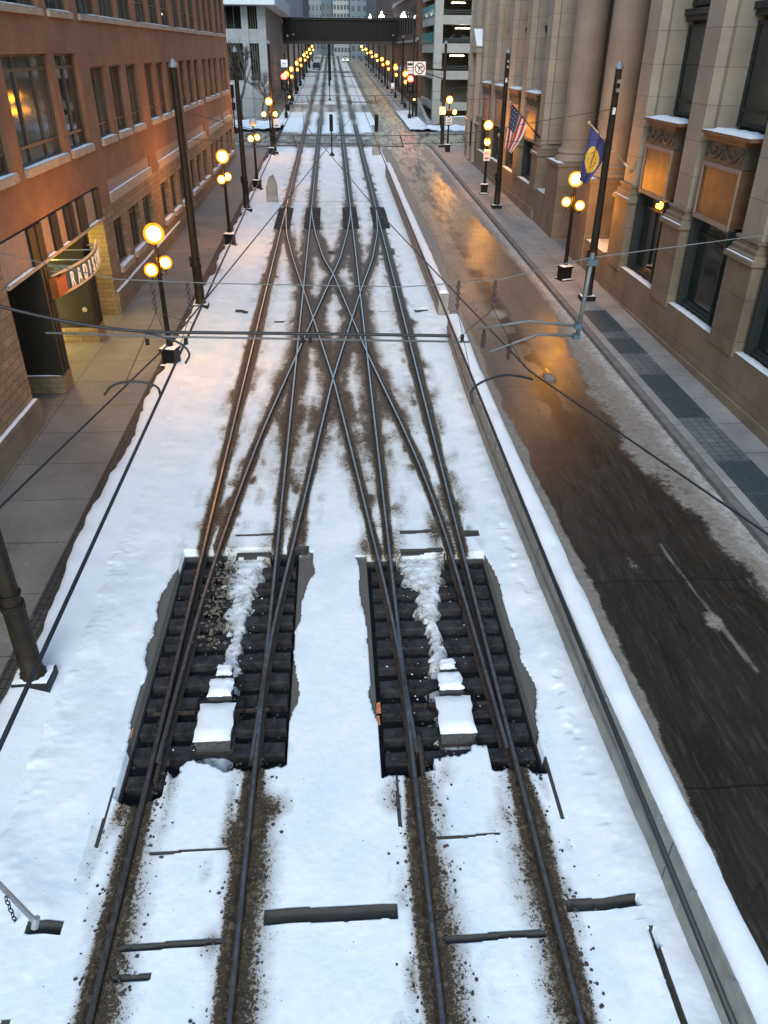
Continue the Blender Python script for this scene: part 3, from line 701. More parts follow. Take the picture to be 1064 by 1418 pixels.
for k_, (mat_, nm_, lab_) in enumerate(((M['snow'], 'snow_scraps', 'scraps of clean snow fallen on the sleepers of both switch pits'), (M['rust'], 'pit_gravel', 'dark gravel strewn over the sleepers of both switch pits'))):
    mb = MB()
    src = mb_sp if k_ == 0 else [(random.choice((random.uniform(-3.05, -.95), random.uniform(.55, 2.65))), random.uniform(7.3, 12.4), random.uniform(.008, .024)) for _ in range(700)]
    for (x, y, r_) in src:
        k = len(mb.v); mb.sphere((x, y, g(y)-.165 if k_ == 0 or random.random() < .5 else g(y)-.30), r_, nu=6, nv=4, sq=(random.uniform(.7, 1.4), random.uniform(.7, 1.4), .6))
    tag(mb.build(nm_, mat_), lab_, nm_.replace('_', ' '), kind='stuff')
for (x, y, r, l) in ((2.05, 5.95, .05, 'a brown dead leaf lying flat on the snow between the right rails'),):
    mb = MB(); mb.poly([(x-.07, y+.04, g(y)+.035), (x-.02, y-.015, g(y)+.05), (x+.07, y-.05, g(y)+.04), (x+.09, y-.02, g(y)+.035), (x+.01, y+.04, g(y)+.045)]); tag(mb.build('dead_leaf', M['conc']), l, 'leaf')

# ------------------------------------------------------------------ concrete wall along the road
def wall(label, tl, th, h, n0, caps):
    y0 = tl[0][1]
    t = empty('concrete_wall', (tl[0][0], y0, g(y0)), label, 'wall', 'concrete walls beside the road')
    mb = MB()
    for i, (x, y) in enumerate(tl):
        for (a, z) in ((0, -.1), (0, h*.46), (.0, h), (th, h), (th, -.1)): mb.v.append((x+a, y, g(y)+z))
    for i in range(len(tl)-1):
        for j in range(4): mb.f.append((i*5+j, i*5+j+1, i*5+5+j+1, i*5+5+j)); mb.m.append(0)
    mb.f.append((4, 3, 2, 1, 0)); mb.m.append(0); e = (len(tl)-1)*5; mb.f.append((e, e+1, e+2, e+3, e+4)); mb.m.append(0)
    body = mb.build('wall_body', M['conc'], t)
    rl = MB()
    for i in range(len(tl)-1):
        (xa, ya), (xb, yb) = tl[i], tl[i+1]
        k = len(rl.v)
        for (x, y) in ((xa, ya), (xb, yb)):
            rl.v += [(x-.025, y, g(y)+h*.5), (x-.025, y, g(y)+h*.56), (x+.002, y, g(y)+h*.56), (x+.002, y, g(y)+h*.5)]
        for j in range(4): rl.f.append((k+j, k+(j+1) % 4, k+4+(j+1) % 4, k+4+j)); rl.m.append(0)
    rl.build('ledge', M['concdark'], t)
    jn = MB()
    yy = y0
    X = lambda y: np.interp(y, [p[1] for p in tl], [p[0] for p in tl])
    a, b = min(p[1] for p in tl), max(p[1] for p in tl)
    for y in np.arange(a+.8, b, 3.05): jn.box(X(y)-.003, X(y)+.01, y-.008, y+.008, 0, h, slope=True)
    jn.build('joint', M['signblack'], t)
    cl = MB()
    for y in np.arange(a+.4, b, .95): cl.box(X(y)-.03, X(y)+.03, y-.02, y+.02, h-.04, h+.012, slope=True)
    cl.build('clip', M['galv'], t)
    s = MB(); Y = np.arange(a+.02, b, .1)
    for y in Y:
        x = X(y); n1 = vn(np.array([y*1.7]), np.array([2.]))[0]*.05-.02; lm = (fbm(np.array([y*1.1]), np.array([5.]))[0]-.47)*.07
        for (q, z) in ((.012, .0), (.02+n1, .05), (.10, .085+n1+lm), (th*.6, .10+lm), (th-.08, .08+n1+lm), (th-.01-n1, .05), (th+.01, 0)): s.v.append((x+q, y, g(y)+h+z+.01*random.random()))
    for i in range(len(Y)-1):
        for j in range(6): s.f.append((i*7+j, i*7+7+j, i*7+7+j+1, i*7+j+1)); s.m.append(0)
    s.f.append(tuple(range(7))); s.m.append(0)
    s.build('snow_cap', M['snow'], t, smooth=True)
def fix(l): return sorted(l, key=lambda p: p[1])
wall('long near concrete wall topped with snow between tracks and road', [(3.85, 1.6), (3.78, 3.0), (3.74, 4.3), (3.68, 6.3), (3.62, 8.3), (3.57, 11.0), (3.5, 15.8), (3.5, 20), (3.58, 24.6)], .36, .78, 0, 1)
wall('farther concrete wall topped with snow starting beyond the gap', [(3.56, 26.8), (3.55, 35), (3.53, 45), (3.53, 57)], .34, .85, 0, 1)

# ------------------------------------------------------------------ buildings: walls with real openings
def facade(parent, name, X, side, y0, y1, z0, z1, holes, mat, depth=.22, revmat=None):
    """wall in the plane x = X facing the street (side=+1 faces +x, -1 faces -x) with openings (ya, yb, za, zb)"""
    mb = MB(); ys_ = sorted({y0, y1, *[h[0] for h in holes], *[h[1] for h in holes]}); zs_ = sorted({z0, z1, *[h[2] for h in holes], *[h[3] for h in holes]})
    ys_ = [y for y in ys_ if y0 <= y <= y1]; zs_ = [z for z in zs_ if z0 <= z <= z1]
    for a, b in zip(ys_[:-1], ys_[1:]):
        for c, d in zip(zs_[:-1], zs_[1:]):
            my, mz = (a+b)/2, (c+d)/2
            if any(h[0] < my < h[1] and h[2] < mz < h[3] for h in holes): continue
            q = [(X, a, c), (X, b, c), (X, b, d), (X, a, d)]
            if side < 0: q.reverse()
            mb.quad(*q)
    xi = X-side*depth
    for (a, b, c, d) in holes:
        mb.quad((X, a, c), (xi, a, c), (xi, a, d), (X, a, d)); mb.quad((X, b, c), (X, b, d), (xi, b, d), (xi, b, c))
        mb.quad((X, a, c), (X, b, c), (xi, b, c), (xi, a, c)); mb.quad((X, a, d), (xi, a, d), (xi, b, d), (X, b, d))
    return mb.build(name, mat, parent)
def window(parent, X, side, a, b, c, d, muls=(), trans=(), depth=.16, fm='wframe', gm='glass', fw=.06, lw=.05):
    mb = MB(); x0, x1 = X-side*(depth+.05), X-side*(depth-.03)
    mb.box(x0, x1, a, a+fw, c, d); mb.box(x0, x1, b-fw, b, c, d)
    mb.box(x0, x1, a+fw, b-fw, c, c+fw); mb.box(x0, x1, a+fw, b-fw, d-fw, d)
    cuts = [a+fw]+[a+(b-a)*m for m in muls]+[b-fw]
    for m in muls: y = a+(b-a)*m; mb.box(x0, x1, y-lw/2, y+lw/2, c+fw, d-fw)
    for tz in trans:
        z = c+(d-c)*tz
        for p, q in zip(cuts[:-1], cuts[1:]): mb.box(x0+.002*side, x1-.002*side, p+(lw/2 if p != cuts[0] else 0), q-(lw/2 if q != cuts[-1] else 0), z-lw/2, z+lw/2)
    o = mb.build('window', M[fm], parent)
    g_ = MB(); xg = X-side*(depth+.02); q = [(xg, a+.02, c+.02), (xg, b-.02, c+.02), (xg, b-.02, d-.02), (xg, a+.02, d-.02)]
    if side < 0: q.reverse()
    g_.quad(*q); g_.build('pane', M[random.choice(('glass', 'glass', 'glass2', 'glass3')) if gm == 'glass' else gm], o)
    return o
def snowstrip(mb, x0, x1, y0, y1, z, h=.05, n=12, slope=False):
    rows = 5
    k0 = len(mb.v)
    for i in range(n+1):
        y = y0+(y1-y0)*i/n
        for j in range(rows):
            u = j/(rows-1); e = min(u, 1-u, i/n+.02, 1-i/n+.02)
            mb.v.append((x0+(x1-x0)*u+random.uniform(-.008, .008), y, z+(g(y) if slope else 0)+min(h, .006+e*h*4)*(.75+.4*random.random())))
    for i in range(n):
        for j in range(rows-1):
            a = k0+i*rows+j; mb.f.append((a, a+1, a+rows+1, a+rows)); mb.m.append(0)

# ---- left: red brick building over a split-stone base
BX = -7.6
bL = empty('brick_building', (BX, 42, g(42)), 'red brick office building on a rough tan stone base, left side of the street', 'building')
bays = []
for s0 in (28.55, 36.8, 45.05, 53.3): bays += [(s0, s0+1.8), (s0+2.45, s0+4.25), (s0+4.9, s0+6.7)]
bays += [(61.55, 63.1), (63.6, 65.2)]
early = [(9.5, 12.6), (13.2, 15.6), (16.6, 20.4), (21.08, 24.63), (25.1, 27.3)]
holes2 = [(a, b, 6.14, 8.2) for a, b in bays]+[(a, b, 6.14, 8.58) for a, b in early]
upper = []
for s0, s1 in ((28.2, 36.0), (36.5, 44.3), (45.0, 52.4), (53.0, 60.3), (61.2, 66.0)):
    n = 3 if s1-s0 > 6 else 2; wd = (s1-s0-(n-1)*.32)/n
    upper += [(s0+i*(wd+.32), s0+i*(wd+.32)+wd) for i in range(n)]
upper += [(9.5, 14.6), (15.3, 20.0), (20.6, 24.6), (25.2, 27.35)]
holes3 = [(a, b, 9.6, 11.9) for a, b in upper]
ledges = [(28.4, 35.3), (36.85, 43.6), (45.1, 51.6), (53.3, 60.4), (61.1, 65.6)]
facade(bL, 'brick_wall', BX, 1, 4, 66.8, 4.92, 20, holes2+holes3, M['brick'])
facade(bL, 'brick_spandrel', BX, 1, 27.12, 66.8, 4.2, 4.92, [(a, b, 4.2, 4.92) for a, b in ledges], M['brick'], .05)
for a, b in ledges:
    mb = MB(); mb.box(BX-.12, BX-.05, a, b, 4.2, 4.92); o = mb.build('ledge_panel', M['pinkstone'], bL)
    mb = MB(); mb.box(BX-.05, BX+.05, a+.02, b-.02, 4.2, 4.5, b=.02); lo = mb.build('ledge_stone', M['sillstone'], bL)
    mb = MB(); snowstrip(mb, BX-.045, BX+.04, a+.05, b-.05, 4.5, .03, 10); mb.build('snow', M['snow'], lo, smooth=True)
row1 = [(28.3, 30.05), (30.65, 32.45), (33.1, 34.85)]
for s0 in (36.85, 45.1, 53.35): row1 += [(s0, s0+1.75), (s0+2.35, s0+4.1), (s0+4.8, s0+6.5)]
row1 += [(61.6, 63.1), (63.6, 65.2)]
facade(bL, 'stone_base', BX, 1, 27.12, 66.8, .3, 4.2, [(a, b, 2.1, 3.6) for a, b in row1], M['gran'], .3)
mb = MB()
for (a, b) in ((27.14, 66.78),):
    n = 40
    for i in range(n):
        y0, y1 = a+(b-a)*i/n, a+(b-a)*(i+1)/n
        if i == 0: pass
        top = .78+g(28)
    mb.box(BX, BX+.10, a, b, .2, top+.12)
pl = mb.build('plinth', M['limelow'], bL)
mb = MB(); snowstrip(mb, BX, BX+.11, 27.2, 40, top+.125, .035, 40); mb.build('snow', M['snow'], pl, smooth=True)
for i, (a, b) in enumerate(bays): window(bL, BX, 1, a, b, 6.14, 8.2, (.5,), (.2,))
for (a, b) in early: window(bL, BX, 1, a, b, 6.14, 8.58, (.3, .68) if b-a > 3 else (.5,), (.17, .86), lw=.075)
for (a, b) in upper: window(bL, BX, 1, a, b, 9.6, 11.9, (.25, .5, .75) if b-a > 3 else (.36, .68), (.3,))
for (a, b) in row1: window(bL, BX, 1, a, b, 2.1, 3.6, (.34, .67), (.85,), .22)
def sill(a, b, z, h=.17, pr=.09, mat='sillstone'):
    mb = MB(); mb.box(BX-.1, BX+pr, a-.03, b+.03, z-h, z, b=.012); o = mb.build('sill', M[mat], bL)
    s = MB(); snowstrip(s, BX-.09, BX+pr-.01, a, b, z, .03, max(4, int((b-a)*3))); s.build('snow', M['snow'], o, smooth=True)
for (a, b) in bays: sill(a, b, 6.14, .2)
for (a, b) in early: sill(a, b, 6.14, .2)
for (a, b) in row1: sill(a, b, 2.1, .2, .12)
for a, b in ((28.2, 36.0), (36.5, 44.3), (45.0, 52.4), (53.0, 60.3), (61.2, 66.0), (15.3, 20.0), (20.6, 24.6), (25.2, 27.35), (9.5, 14.6)): sill(a, b, 9.6, .16)
# shell behind the facade
mb = MB(); mb.box(-30, BX-.5, 27.5, 66.8, .2, 20); mb.box(-30, BX-.5, 4, 27.5, 4.95, 20); mb.quad((BX, 66.8, .2), (-30, 66.8, .2), (-30, 66.8, 20), (BX, 66.8, 20)); mb.box(-30, -10.2, 4, 27.5, .0, 4.95)
mb.quad((BX, 66.8, 20), (-30, 66.8, 20), (-30, 4, 20), (BX, 4, 20)); mb.build('core', M['brick'], bL)
# far end return wall, seen past the corner pier
# left pillar and entrance
mb = MB(); mb.box(-9.2, BX+.02, 14.9, 18.3, .2, 4.9); mb.build('stone_pier', M['gran'], bL)
mb = MB(); mb.box(-9.25, BX+.14, 14.9, 18.38, .2, 1.25, b=.03); pp = mb.build('pier_plinth', M['limelow'], bL)
mb = MB(); snowstrip(mb, BX+.02, BX+.13, 14.9, 18.3, 1.25, .03, 16); mb.build('snow', M['snow'], pp, smooth=True)
mb = MB(); mb.box(-10.2, BX, 4, 14.9, .2, 4.9); mb.build('stone_base', M['gran'], bL)
mb = MB(); mb.box(-10.0, BX-.006, 27.12, 27.5, .2, 4.9); mb.build('jamb', M['yellowstone'], bL)
mb = MB(); mb.box(-10.2, BX-.3, 18.3, 27.12, 4.86, 4.94); mb.build('soffit', M['pinkstone'], bL)
mb = MB(); mb.box(BX-.16, BX-.02, 18.3, 27.1, 3.98, 4.86); mb.build('fascia', M['pinkstone'], bL)
for a, b in ((20.3, 20.75), (20.85, 21.3), (22.1, 22.65), (23.35, 23.7), (23.8, 24.15), (24.6, 25.35), (26.45, 27.08)): mb = MB(); mb.box(BX-.015, BX+.05, a, b, 3.985, 4.87); mb.build('fascia_post', M['doorpanel'], bL)
mb = MB(); mb.box(BX-.3, BX+.08, 18.32, 27.1, 3.9, 3.98); lg = mb.build('canopy_ledge', M['sillstone'], bL)
mb = MB()
for a, b in ((18.4, 20.2), (21.35, 22.0), (22.7, 23.3), (25.4, 26.6)): snowstrip(mb, BX+.0, BX+.075, a, b, 3.98, .04, 10)
mb.build('snow', M['snow'], lg, smooth=True)
def pylon(y0, y1, x0, x1):
    a = MB(); a.box(x0, x1, y0, y1, .15, g(y0)+.15+.5); a.build('pylon_base', M['yellowstone'], bL)
    b = MB(); b.box(x0+.03, x1-.04, y0+.03, y1-.03, g(y0)+.65, 3.9)
    b.box(x1-.04, x1-.0, y0+.05, y0+.2, g(y0)+.66, 3.9); b.box(x1-.04, x1, y0+.3, y0+.45, g(y0)+.66, 3.9); b.box(x1-.04, x1, y1-.2, y1-.05, g(y0)+.66, 3.9)
    return b.build('pylon', M['doorpanel'], bL)
pylon(20.25, 20.95, -8.95, -7.45)
p2 = pylon(24.25, 25.1, -8.75, -7.55)
mb = MB(); snowstrip(mb, -8.9, -7.5, 20.255, 20.285, g(20)+.66, .03, 4); mb.build('snow', M['snow'], bL, smooth=True)
# plaque on the second pylon
yq = 24.275
mb = MB(); mb.box(-8.5, -7.95, yq-.03, yq, 2.35, 3.12); pq = mb.build('plaque', M['signback'], p2)
def text(body, size, mat, M4, parent, name='lettering', ext=.01, align='CENTER'):
    c = bpy.data.curves.new('t', 'FONT'); c.body = body; c.size = size; c.extrude = ext; c.align_x = align; c.offset = size*.012
    o = bpy.data.objects.new('t', c); col.objects.link(o); bpy.context.view_layer.update()
    me = bpy.data.meshes.new_from_object(o.evaluated_get(bpy.context.evaluated_depsgraph_get())); bpy.data.objects.remove(o)
    off = wloc(parent) if parent is not None else Vector((0, 0, 0))
    me.transform(Matrix.Translation(-off) @ M4); me.materials.clear(); me.materials.append(mat); me.name = name
    ob = bpy.data.objects.new(name, me); col.objects.link(ob)
    if parent is not None: ob.parent = parent
    return ob
FACE = lambda x, y, z: Matrix.Translation((x, y, z)) @ Matrix.Rotation(R_(90), 4, 'X')      # reads when looking along +y
text('Now Serving\nValet & Taxi\nat this Entrance', .085, M['letters'], FACE(-8.22, yq-.036, 2.74), pq, ext=.004)
mb = MB(); mb.poly([(-8.3, yq-.037, 2.93), (-8.14, yq-.037, 2.93), (-8.12, yq-.037, 2.96), (-8.19, yq-.037, 3.02), (-8.22, yq-.037, 2.97), (-8.3, yq-.037, 2.96)]); mb.build('emblem', M['letters'], pq)
mb = MB(); mb.lathe([(.075, 0), (.075, .02)], (0, 0, 0), 18); dk = MB()
dk.v = [(-7.82+v[0], yq-.02+v[2]*-1, 1.75+v[1]) for v in mb.v]; dk.f = mb.f; dk.m = mb.m; dk.build('call_button', M['sillstone'], p2)
# lit vestibule behind
mb = MB(); mb.box(-9.0, -8.9, 21.1, 24.1, .8, 3.6); mb.build('door_glass', M['glass'], bL)
mb = MB(); mb.box(-8.8, -8.76, 23.3, 24.2, .75, 3.3); mb.build('lit_doorway', M['lightpanel'], bL)
mb = MB(); mb.box(-8.5, -8.1, 22.3, 22.7, 3.8, 3.86); ld = mb.build('soffit_lamp', emis('soffit_lamp', (1, .8, .2), 32), bL)
mb = MB(); mb.box(-8.5, -8.1, 25.9, 26.3, 3.8, 3.86); mb.build('soffit_lamp', ld.data.materials[0], bL)
# curved sign canopy
sg = empty('canopy_sign', (BX+.1, 23.2, 3.2), 'curved hotel sign with tall white letters over the left building entrance', 'sign')
def arc(u, off=0.0):       # u 0..1 near to far end
    y = 20.95+4.55*u; return Vector((BX+.16+(.33+off)*math.sin(math.pi*u) if 0 < u < 1 else BX+.16, y, 0))
mb = MB(); n = 32; z0, z1 = 3.05, 3.56
for i in range(n+1):
    p = arc(i/n)
    for (a, z) in ((0, z0), (0, z1), (-.04, z1), (-.04, z0)): mb.v.append((p.x+a, p.y, z))
for i in range(n):
    for j in range(4): mb.f.append((i*4+j, i*4+4+j, i*4+4+(j+1) % 4, i*4+(j+1) % 4)); mb.m.append(0)
mb.build('sign_band', M['signback'], sg)
for z, r in ((z1+.02, .035), (z0-.02, .035)):
    mb = MB(); mb.tube([tuple(arc(i/n)+Vector((0, 0, z))) for i in range(n+1)], r, 8); mb.build('trim_tube', M['trim'], sg, smooth=True)
mb = MB(); mb.box(BX+.12, BX+.30, 20.70, 20.98, z0, z1); mb.box(BX+.30, BX+.34, 20.72, 21.5, z0+.03, z1-.03); mb.build('end_block', M['signend'], sg)
word = 'RADISSON'
for i, ch in enumerate(word):
    u = .15+.74*i/len(word)+.02; p = arc(u+.035, 0); t_ = (arc(u+.055)-arc(u+.015)).normalized()
    nrm = Vector((t_.y, -t_.x, 0))
    M4 = Matrix(((t_.x, 0, nrm.x, p.x+nrm.x*.03), (t_.y, 0, nrm.y, p.y+nrm.y*.03), (0, 1, 0, z0+.04), (0, 0, 0, 1))) @ Matrix.Diagonal((.62, 1.0, 1, 1))
    text(ch, .58, M['letters'], M4, sg, 'letter', .015)
for y, u in ((21.6, .14), (22.2, .28), (23.0, .45), (24.3, .73), (24.9, .87)):
    p = arc(u); mb = MB(); mb.tube([(-8.9, p.y, z1-.02), (p.x-.03, p.y, z1-.02)], .022, 6); mb.build('rod', M['galv'], sg, smooth=True)

# ---- right: limestone building with pilasters, columns and bronze bays
RX = 10.5
bR = empty('stone_building', (RX, 40, g(40)), 'classical limestone building with tall pilasters and two round columns, right side of the street', 'building')
near = [10.4, 15.05, 19.7, 24.35, 29.0]; farp = [42.95, 47.5, 52.15, 56.8, 61.45, 65.6]
def pil(yc, wlo, wup, zb, plinth):
    mb = MB(); mb.box(RX-.15, RX+.9, yc-wlo/2, yc+wlo/2, plinth-.15, 4.14); a = mb.build('pedestal', M['limelow'], bR)
    mb = MB()
    for (e, z0, z1) in ((.09, 4.14, 4.27), (.03, 4.27, 4.36)): mb.box(RX-.15-e, RX+.9, yc-wlo/2-e, yc+wlo/2+e, z0, z1, b=.03)
    for (e, z0, z1) in ((.13, 4.36, 4.5), (.06, 4.5, 4.62), (.1, 4.62, 4.7)): mb.box(RX-e, RX+.9, yc-wup/2-e, yc+wup/2+e, z0, z1, b=.03)
    c = mb.build('base_moulding', M['limelow'], bR)
    s = MB(); snowstrip(s, RX-.23, RX-.12, yc-wlo/2-.05, yc+wlo/2+.05, 4.27, .02, 8); s.build('snow', M['snow'], c, smooth=True)
    mb = MB(); mb.box(RX, RX+.55, yc-wup/2, yc+wup/2, 4.7, 19); mb.box(RX+.3, RX+1.0, yc-wup/2-.22, yc+wup/2+.22, 4.71, 19); mb.build('pilaster', M['lime'], bR)
for y in near[:-1]: pil(y, 1.4, 1.06, 1.95, 1.95)
pil(29.05, 1.5, 1.1, 1.95, 1.95)
for y in farp[:-1]: pil(y, 1.3, 1.0, 2.62, 2.62)
pil(65.4, 2.6, 2.2, 2.62, 2.62)
mb = MB(); mb.box(RX+.02, 13.0, 42.5, 43.5, 4.7, 19); mb.box(RX+.02, 13.0, 42.36, 43.49, 2.6, 4.7); mb.build('return_wall', M['colstone'], bR)
mb = MB(); mb.box(RX+.56, 13.0, 28.66, 29.45, .5, 19); mb.build('return_wall', M['colstone'], bR)
# plinth wall
def plinth(a, b, top, nm='plinth'):
    mb = MB(); mb.box(RX-.1, RX+1.0, a, b, -.1, top); o = mb.build(nm, M['limelow'], bR)
    mb = MB(); mb.box(RX-.17, RX-.1, a, b, -.1, g((a+b)/2)+.42, b=.02); mb.build('footing', M['limelow'], bR)
plinth(6, 30.3, 1.93)
plinth(42.3, 66.8, 2.58)
def bay(a, b, pz, top=6.88):
    """projecting bronze bay between two pilasters"""
    ya, yb = a+.28, b-.18
    y0 = ya+.45
    mb = MB(); mb.box(RX+.08, RX+1.0, y0, yb, 4.62, 6.06); o = mb.build('bronze_bay', M['bronze'], bR)
    mb = MB()
    mb.box(RX+.04, RX+.08, y0, yb, 4.56, 4.68); mb.box(RX+.04, RX+.08, y0, yb, 5.96, 6.08); mb.box(RX+.04, RX+.08, yb-.07, yb, 4.68, 5.96); mb.box(RX+.04, RX+.08, y0, y0+.06, 4.68, 5.96)
    mb.build('panel_frame', M['pinkstone'], o)
    mb = MB(); mb.box(RX+.06, RX+1.0, y0, yb, 6.08, 6.62); fr = mb.build('frieze', M['ornament'], bR)
    mb = MB(); W = (yb-y0)
    for s in range(2):     # garlands between rosettes
        ca = y0+W*(.04+.48*s); cb = ca+W*.44
        pts = [(RX+.05, ca+(cb-ca)*q/10, 6.52-.3*math.sin(math.pi*q/10)) for q in range(11)]
        mb.tube(pts, [.02+.03*math.sin(math.pi*q/10) for q in range(11)], 6)
        mb.sphere((RX+.04, ca, 6.5), .06, nu=8, nv=6); mb.sphere((RX+.04, cb, 6.5), .06, nu=8, nv=6); mb.sphere((RX+.05, (ca+cb)/2, 6.42), .075, nu=8, nv=6)
        mb.tube([(RX+.05, ca, 6.45), (RX+.05, ca+.04, 6.2)], .03, 6); mb.tube([(RX+.05, cb, 6.45), (RX+.05, cb-.04, 6.2)], .03, 6)
    mb.build('garland', M['ornament'], fr, smooth=True)
    mb = MB(); mb.box(RX+.0, RX+1.0, y0-.05, yb+.02, 6.62, 6.7); mb.box(RX-.06, RX+1.0, y0-.16, yb+.04, 6.7, 6.78); mb.box(RX-.14, RX+1.0, ya-.12, yb+.06, 6.78, 6.86); cn = mb.build('cornice', M['bronze'], bR)
    s = MB(); snowstrip(s, RX-.16, RX+.6, ya-.12, yb+.06, 6.86, .09, 14); s.build('snow', M['snow'], cn, smooth=True)
    # ground floor window
    mb = MB(); mb.box(RX+.35, RX+.45, ya-.2, yb, pz, 4.56); mb.build('display_glass', M['glassR'], bR)
    mb = MB()
    for y in (y0+.02, yb-.05): mb.box(RX+.08, RX+.35, y-.04, y+.04, pz+.02, 4.56)
    mb.box(RX+.2, RX+.35, ya-.2, yb, pz+.02, pz+.12); mb.box(RX+.26, RX+.35, ya-.2, yb, pz+.12, pz+.2); mb.box(RX+.3, RX+.36, ya-.2, yb, 4.1, 4.16)
    mb.build('mullion', M['gframe'], bR)
    s = MB(); snowstrip(s, RX-.1, RX+.14, a+.0, b-.02, pz, .06, 16); s.build('sill_snow', M['snow'], bR, smooth=True)
def tallwin(a, b, X=None):
    X = X or RX+.95
    rows = ((6.95, 9.45), (9.95, 12.6), (13.1, 18.6))
    mb = MB(); mb.box(X+.05, X+.4, a-.3, b+.3, 6.86, 18.9); mb.build('window_wall', M['gframe'], bR)
    for c, d in rows: window(bR, X+.05, -1, a, b, c, d, (.34,), (.16,) if c < 9 else (), -.12, 'gframe', 'glassR', .09, .09)
    for z in (9.45, 12.6): mb = MB(); mb.box(X-.22, X-.0, a, b, z+.1, z+.26); mb.box(X-.3, X, a, b, z+.255, z+.42); mb.build('transom_moulding', M['gframe'], bR)
for a, b in zip(near[:-1], near[1:]):
    bay(a+.7, b-.7, 1.95); tallwin(a+.75, b-.75)
for i, (a, b) in enumerate(zip(farp[:-1], farp[1:])):
    if i == 4: continue
    bay(a+.65, b-.65, 2.6); tallwin(a+.7, b-.7)
mb = MB(); mb.box(RX+1.5, 30, 6, 29, 1.0, 19); mb.box(13.0, 30, 29, 43, .5, 19); mb.box(RX+1.5, 30, 43, 66.8, .5, 19); mb.build('core', M['gframe'], bR)
mb = MB(); mb.quad((RX-.1, 66.81, .5), (30, 66.81, .5), (30, 66.81, 19), (RX-.1, 66.81, 19)); mb.build('end_wall', M['lime'], bR)
# portico with two columns
for (yc, y0, y1, pz) in ((39.0, 38.0, 40.15, 2.62), (33.85, 32.9, 35.0, 2.2)):
    mb = MB(); mb.box(RX-.15, RX+1.75, y0, y1, -.1, 4.16); pd = mb.build('column_pedestal', M['limelow'], bR)
    mb = MB(); mb.box(RX-.22, RX+1.8, y0-.07, y1+.07, 4.16, 4.3, b=.03); mb.build('pedestal_cap', M['limelow'], pd)
    s = MB(); snowstrip(s, RX-.2, RX+.1, y0, y1, 4.3, .05, 10); s.build('snow', M['snow'], pd, smooth=True)
    mb = MB(); r = .72
    mb.lathe([(r*1.28, 4.3), (r*1.34, 4.38), (r*1.3, 4.48), (r*1.16, 4.54), (r*1.12, 4.62), (r*1.2, 4.7), (r*1.12, 4.8), (r*1.02, 4.86), (r, 4.95), (r*.995, 9), (r*.96, 13), (r*.9, 18.9)], (RX+.85, yc, 0), 48)
    mb.build('column', M['colstone'], bR, auto=40)
for (a, b, z) in ((40.15, 42.28, 2.62), (35.0, 38.0, .9), (30.31, 32.9, 2.0)):
    mb = MB(); mb.box(RX-.1, RX+2.4, a, b, -.1, z); mb.build('portico_floor', M['limelow'], bR)
    if z > 1.5:
        s = MB(); snowstrip(s, RX-.08, RX+1.0, a+.05, b-.05, z, .06, 14); s.build('snow', M['snow'], bR, smooth=True)
mb = MB(); mb.box(12.3, 13.0, 29.6, 42.5, .9, 19); mb.build('portico_wall', M['gframe'], bR)
for yc in (31.4, 36.4, 41.3):
    for c, d in ((3.2, 6.6), (7.3, 10.4), (11, 15)): window(bR, 12.3, -1, yc-1.05, yc+1.05, c, d, (.5,), (.7,), -.05, 'gframe', 'glassR', .1, .08)
# corner entrance with pediment
mb = MB()
mb.box(RX-.32, RX+.3, 61.9, 62.35, 1.6, 8.6); mb.box(RX-.32, RX+.3, 64.1, 64.5, 1.6, 8.6); mb.box(RX-.38, RX+.3, 61.8, 64.6, 8.6, 8.95); mb.build('door_surround', M['lime'], bR)
mb = MB(); mb.poly([(RX-.42, 61.7, 8.95), (RX-.42, 63.2, 10.0), (RX-.42, 64.7, 8.95)][::-1]); mb.poly([(RX+.3, 61.7, 8.95), (RX+.3, 63.2, 10.0), (RX+.3, 64.7, 8.95)]); mb.quad((RX-.42, 61.7, 8.95), (RX-.42, 63.2, 10.0), (RX+.3, 63.2, 10.0), (RX+.3, 61.7, 8.95)); mb.quad((RX-.42, 63.2, 10.0), (RX-.42, 64.7, 8.95), (RX+.3, 64.7, 8.95), (RX+.3, 63.2, 10.0)); pd = mb.build('pediment', M['lime'], bR)
s = MB(); s.quad((RX-.42, 61.72, 9.0), (RX-.42, 63.2, 10.04), (RX+.3, 63.2, 10.04), (RX+.3, 61.72, 9.0)); s.build('snow', M['snow'], pd)
mb = MB(); mb.box(RX-.05, RX+.05, 62.35, 64.1, 2.3, 8.6); mb.build('door_glass', M['glassR'], bR)
# access hatch and pavement lights in the right sidewalk
M['gratem'] = simple('grate_bars', (.1, .125, .14), .5, .3, .2, 8)
def grate(y0, y1, x0, x1, label, slats=12):
    t = empty('pavement_grate', (x0, y0, g(y0)+.15), label, 'grate', 'dark grates set in the right sidewalk')
    mb = MB(); mb.quad((x0, y0, g(y0)+.156), (x1, y0, g(y0)+.156), (x1, y1, g(y1)+.156), (x0, y1, g(y1)+.156)); mb.build('tray', M['grey_tray'], t)
    mb = MB(); n = slats
    for i in range(n): x = x0+(x1-x0)*(i+.5)/n; mb.box(x-.022, x+.022, y0+.02, y1-.02, .157, .175, slope=True)
    mb.box(x0, x1, (y0+y1)/2-.02, (y0+y1)/2+.02, .157, .18, slope=True); mb.box(x0, x1, y0, y0+.03, .157, .18, slope=True); mb.box(x0, x1, y1-.03, y1, .157, .18, slope=True); mb.build('bars', M['gratem'], t)
grate(24.6, 26.9, 8.75, 9.62, 'dark pavement grate beside the tall right pole, farthest of the row')
grate(22.6, 24.0, 8.75, 9.62, 'small dark pavement grate, second from the tall right pole')
grate(17.9, 20.9, 8.75, 9.62, 'long dark pavement grate in the middle of the row on the right sidewalk')
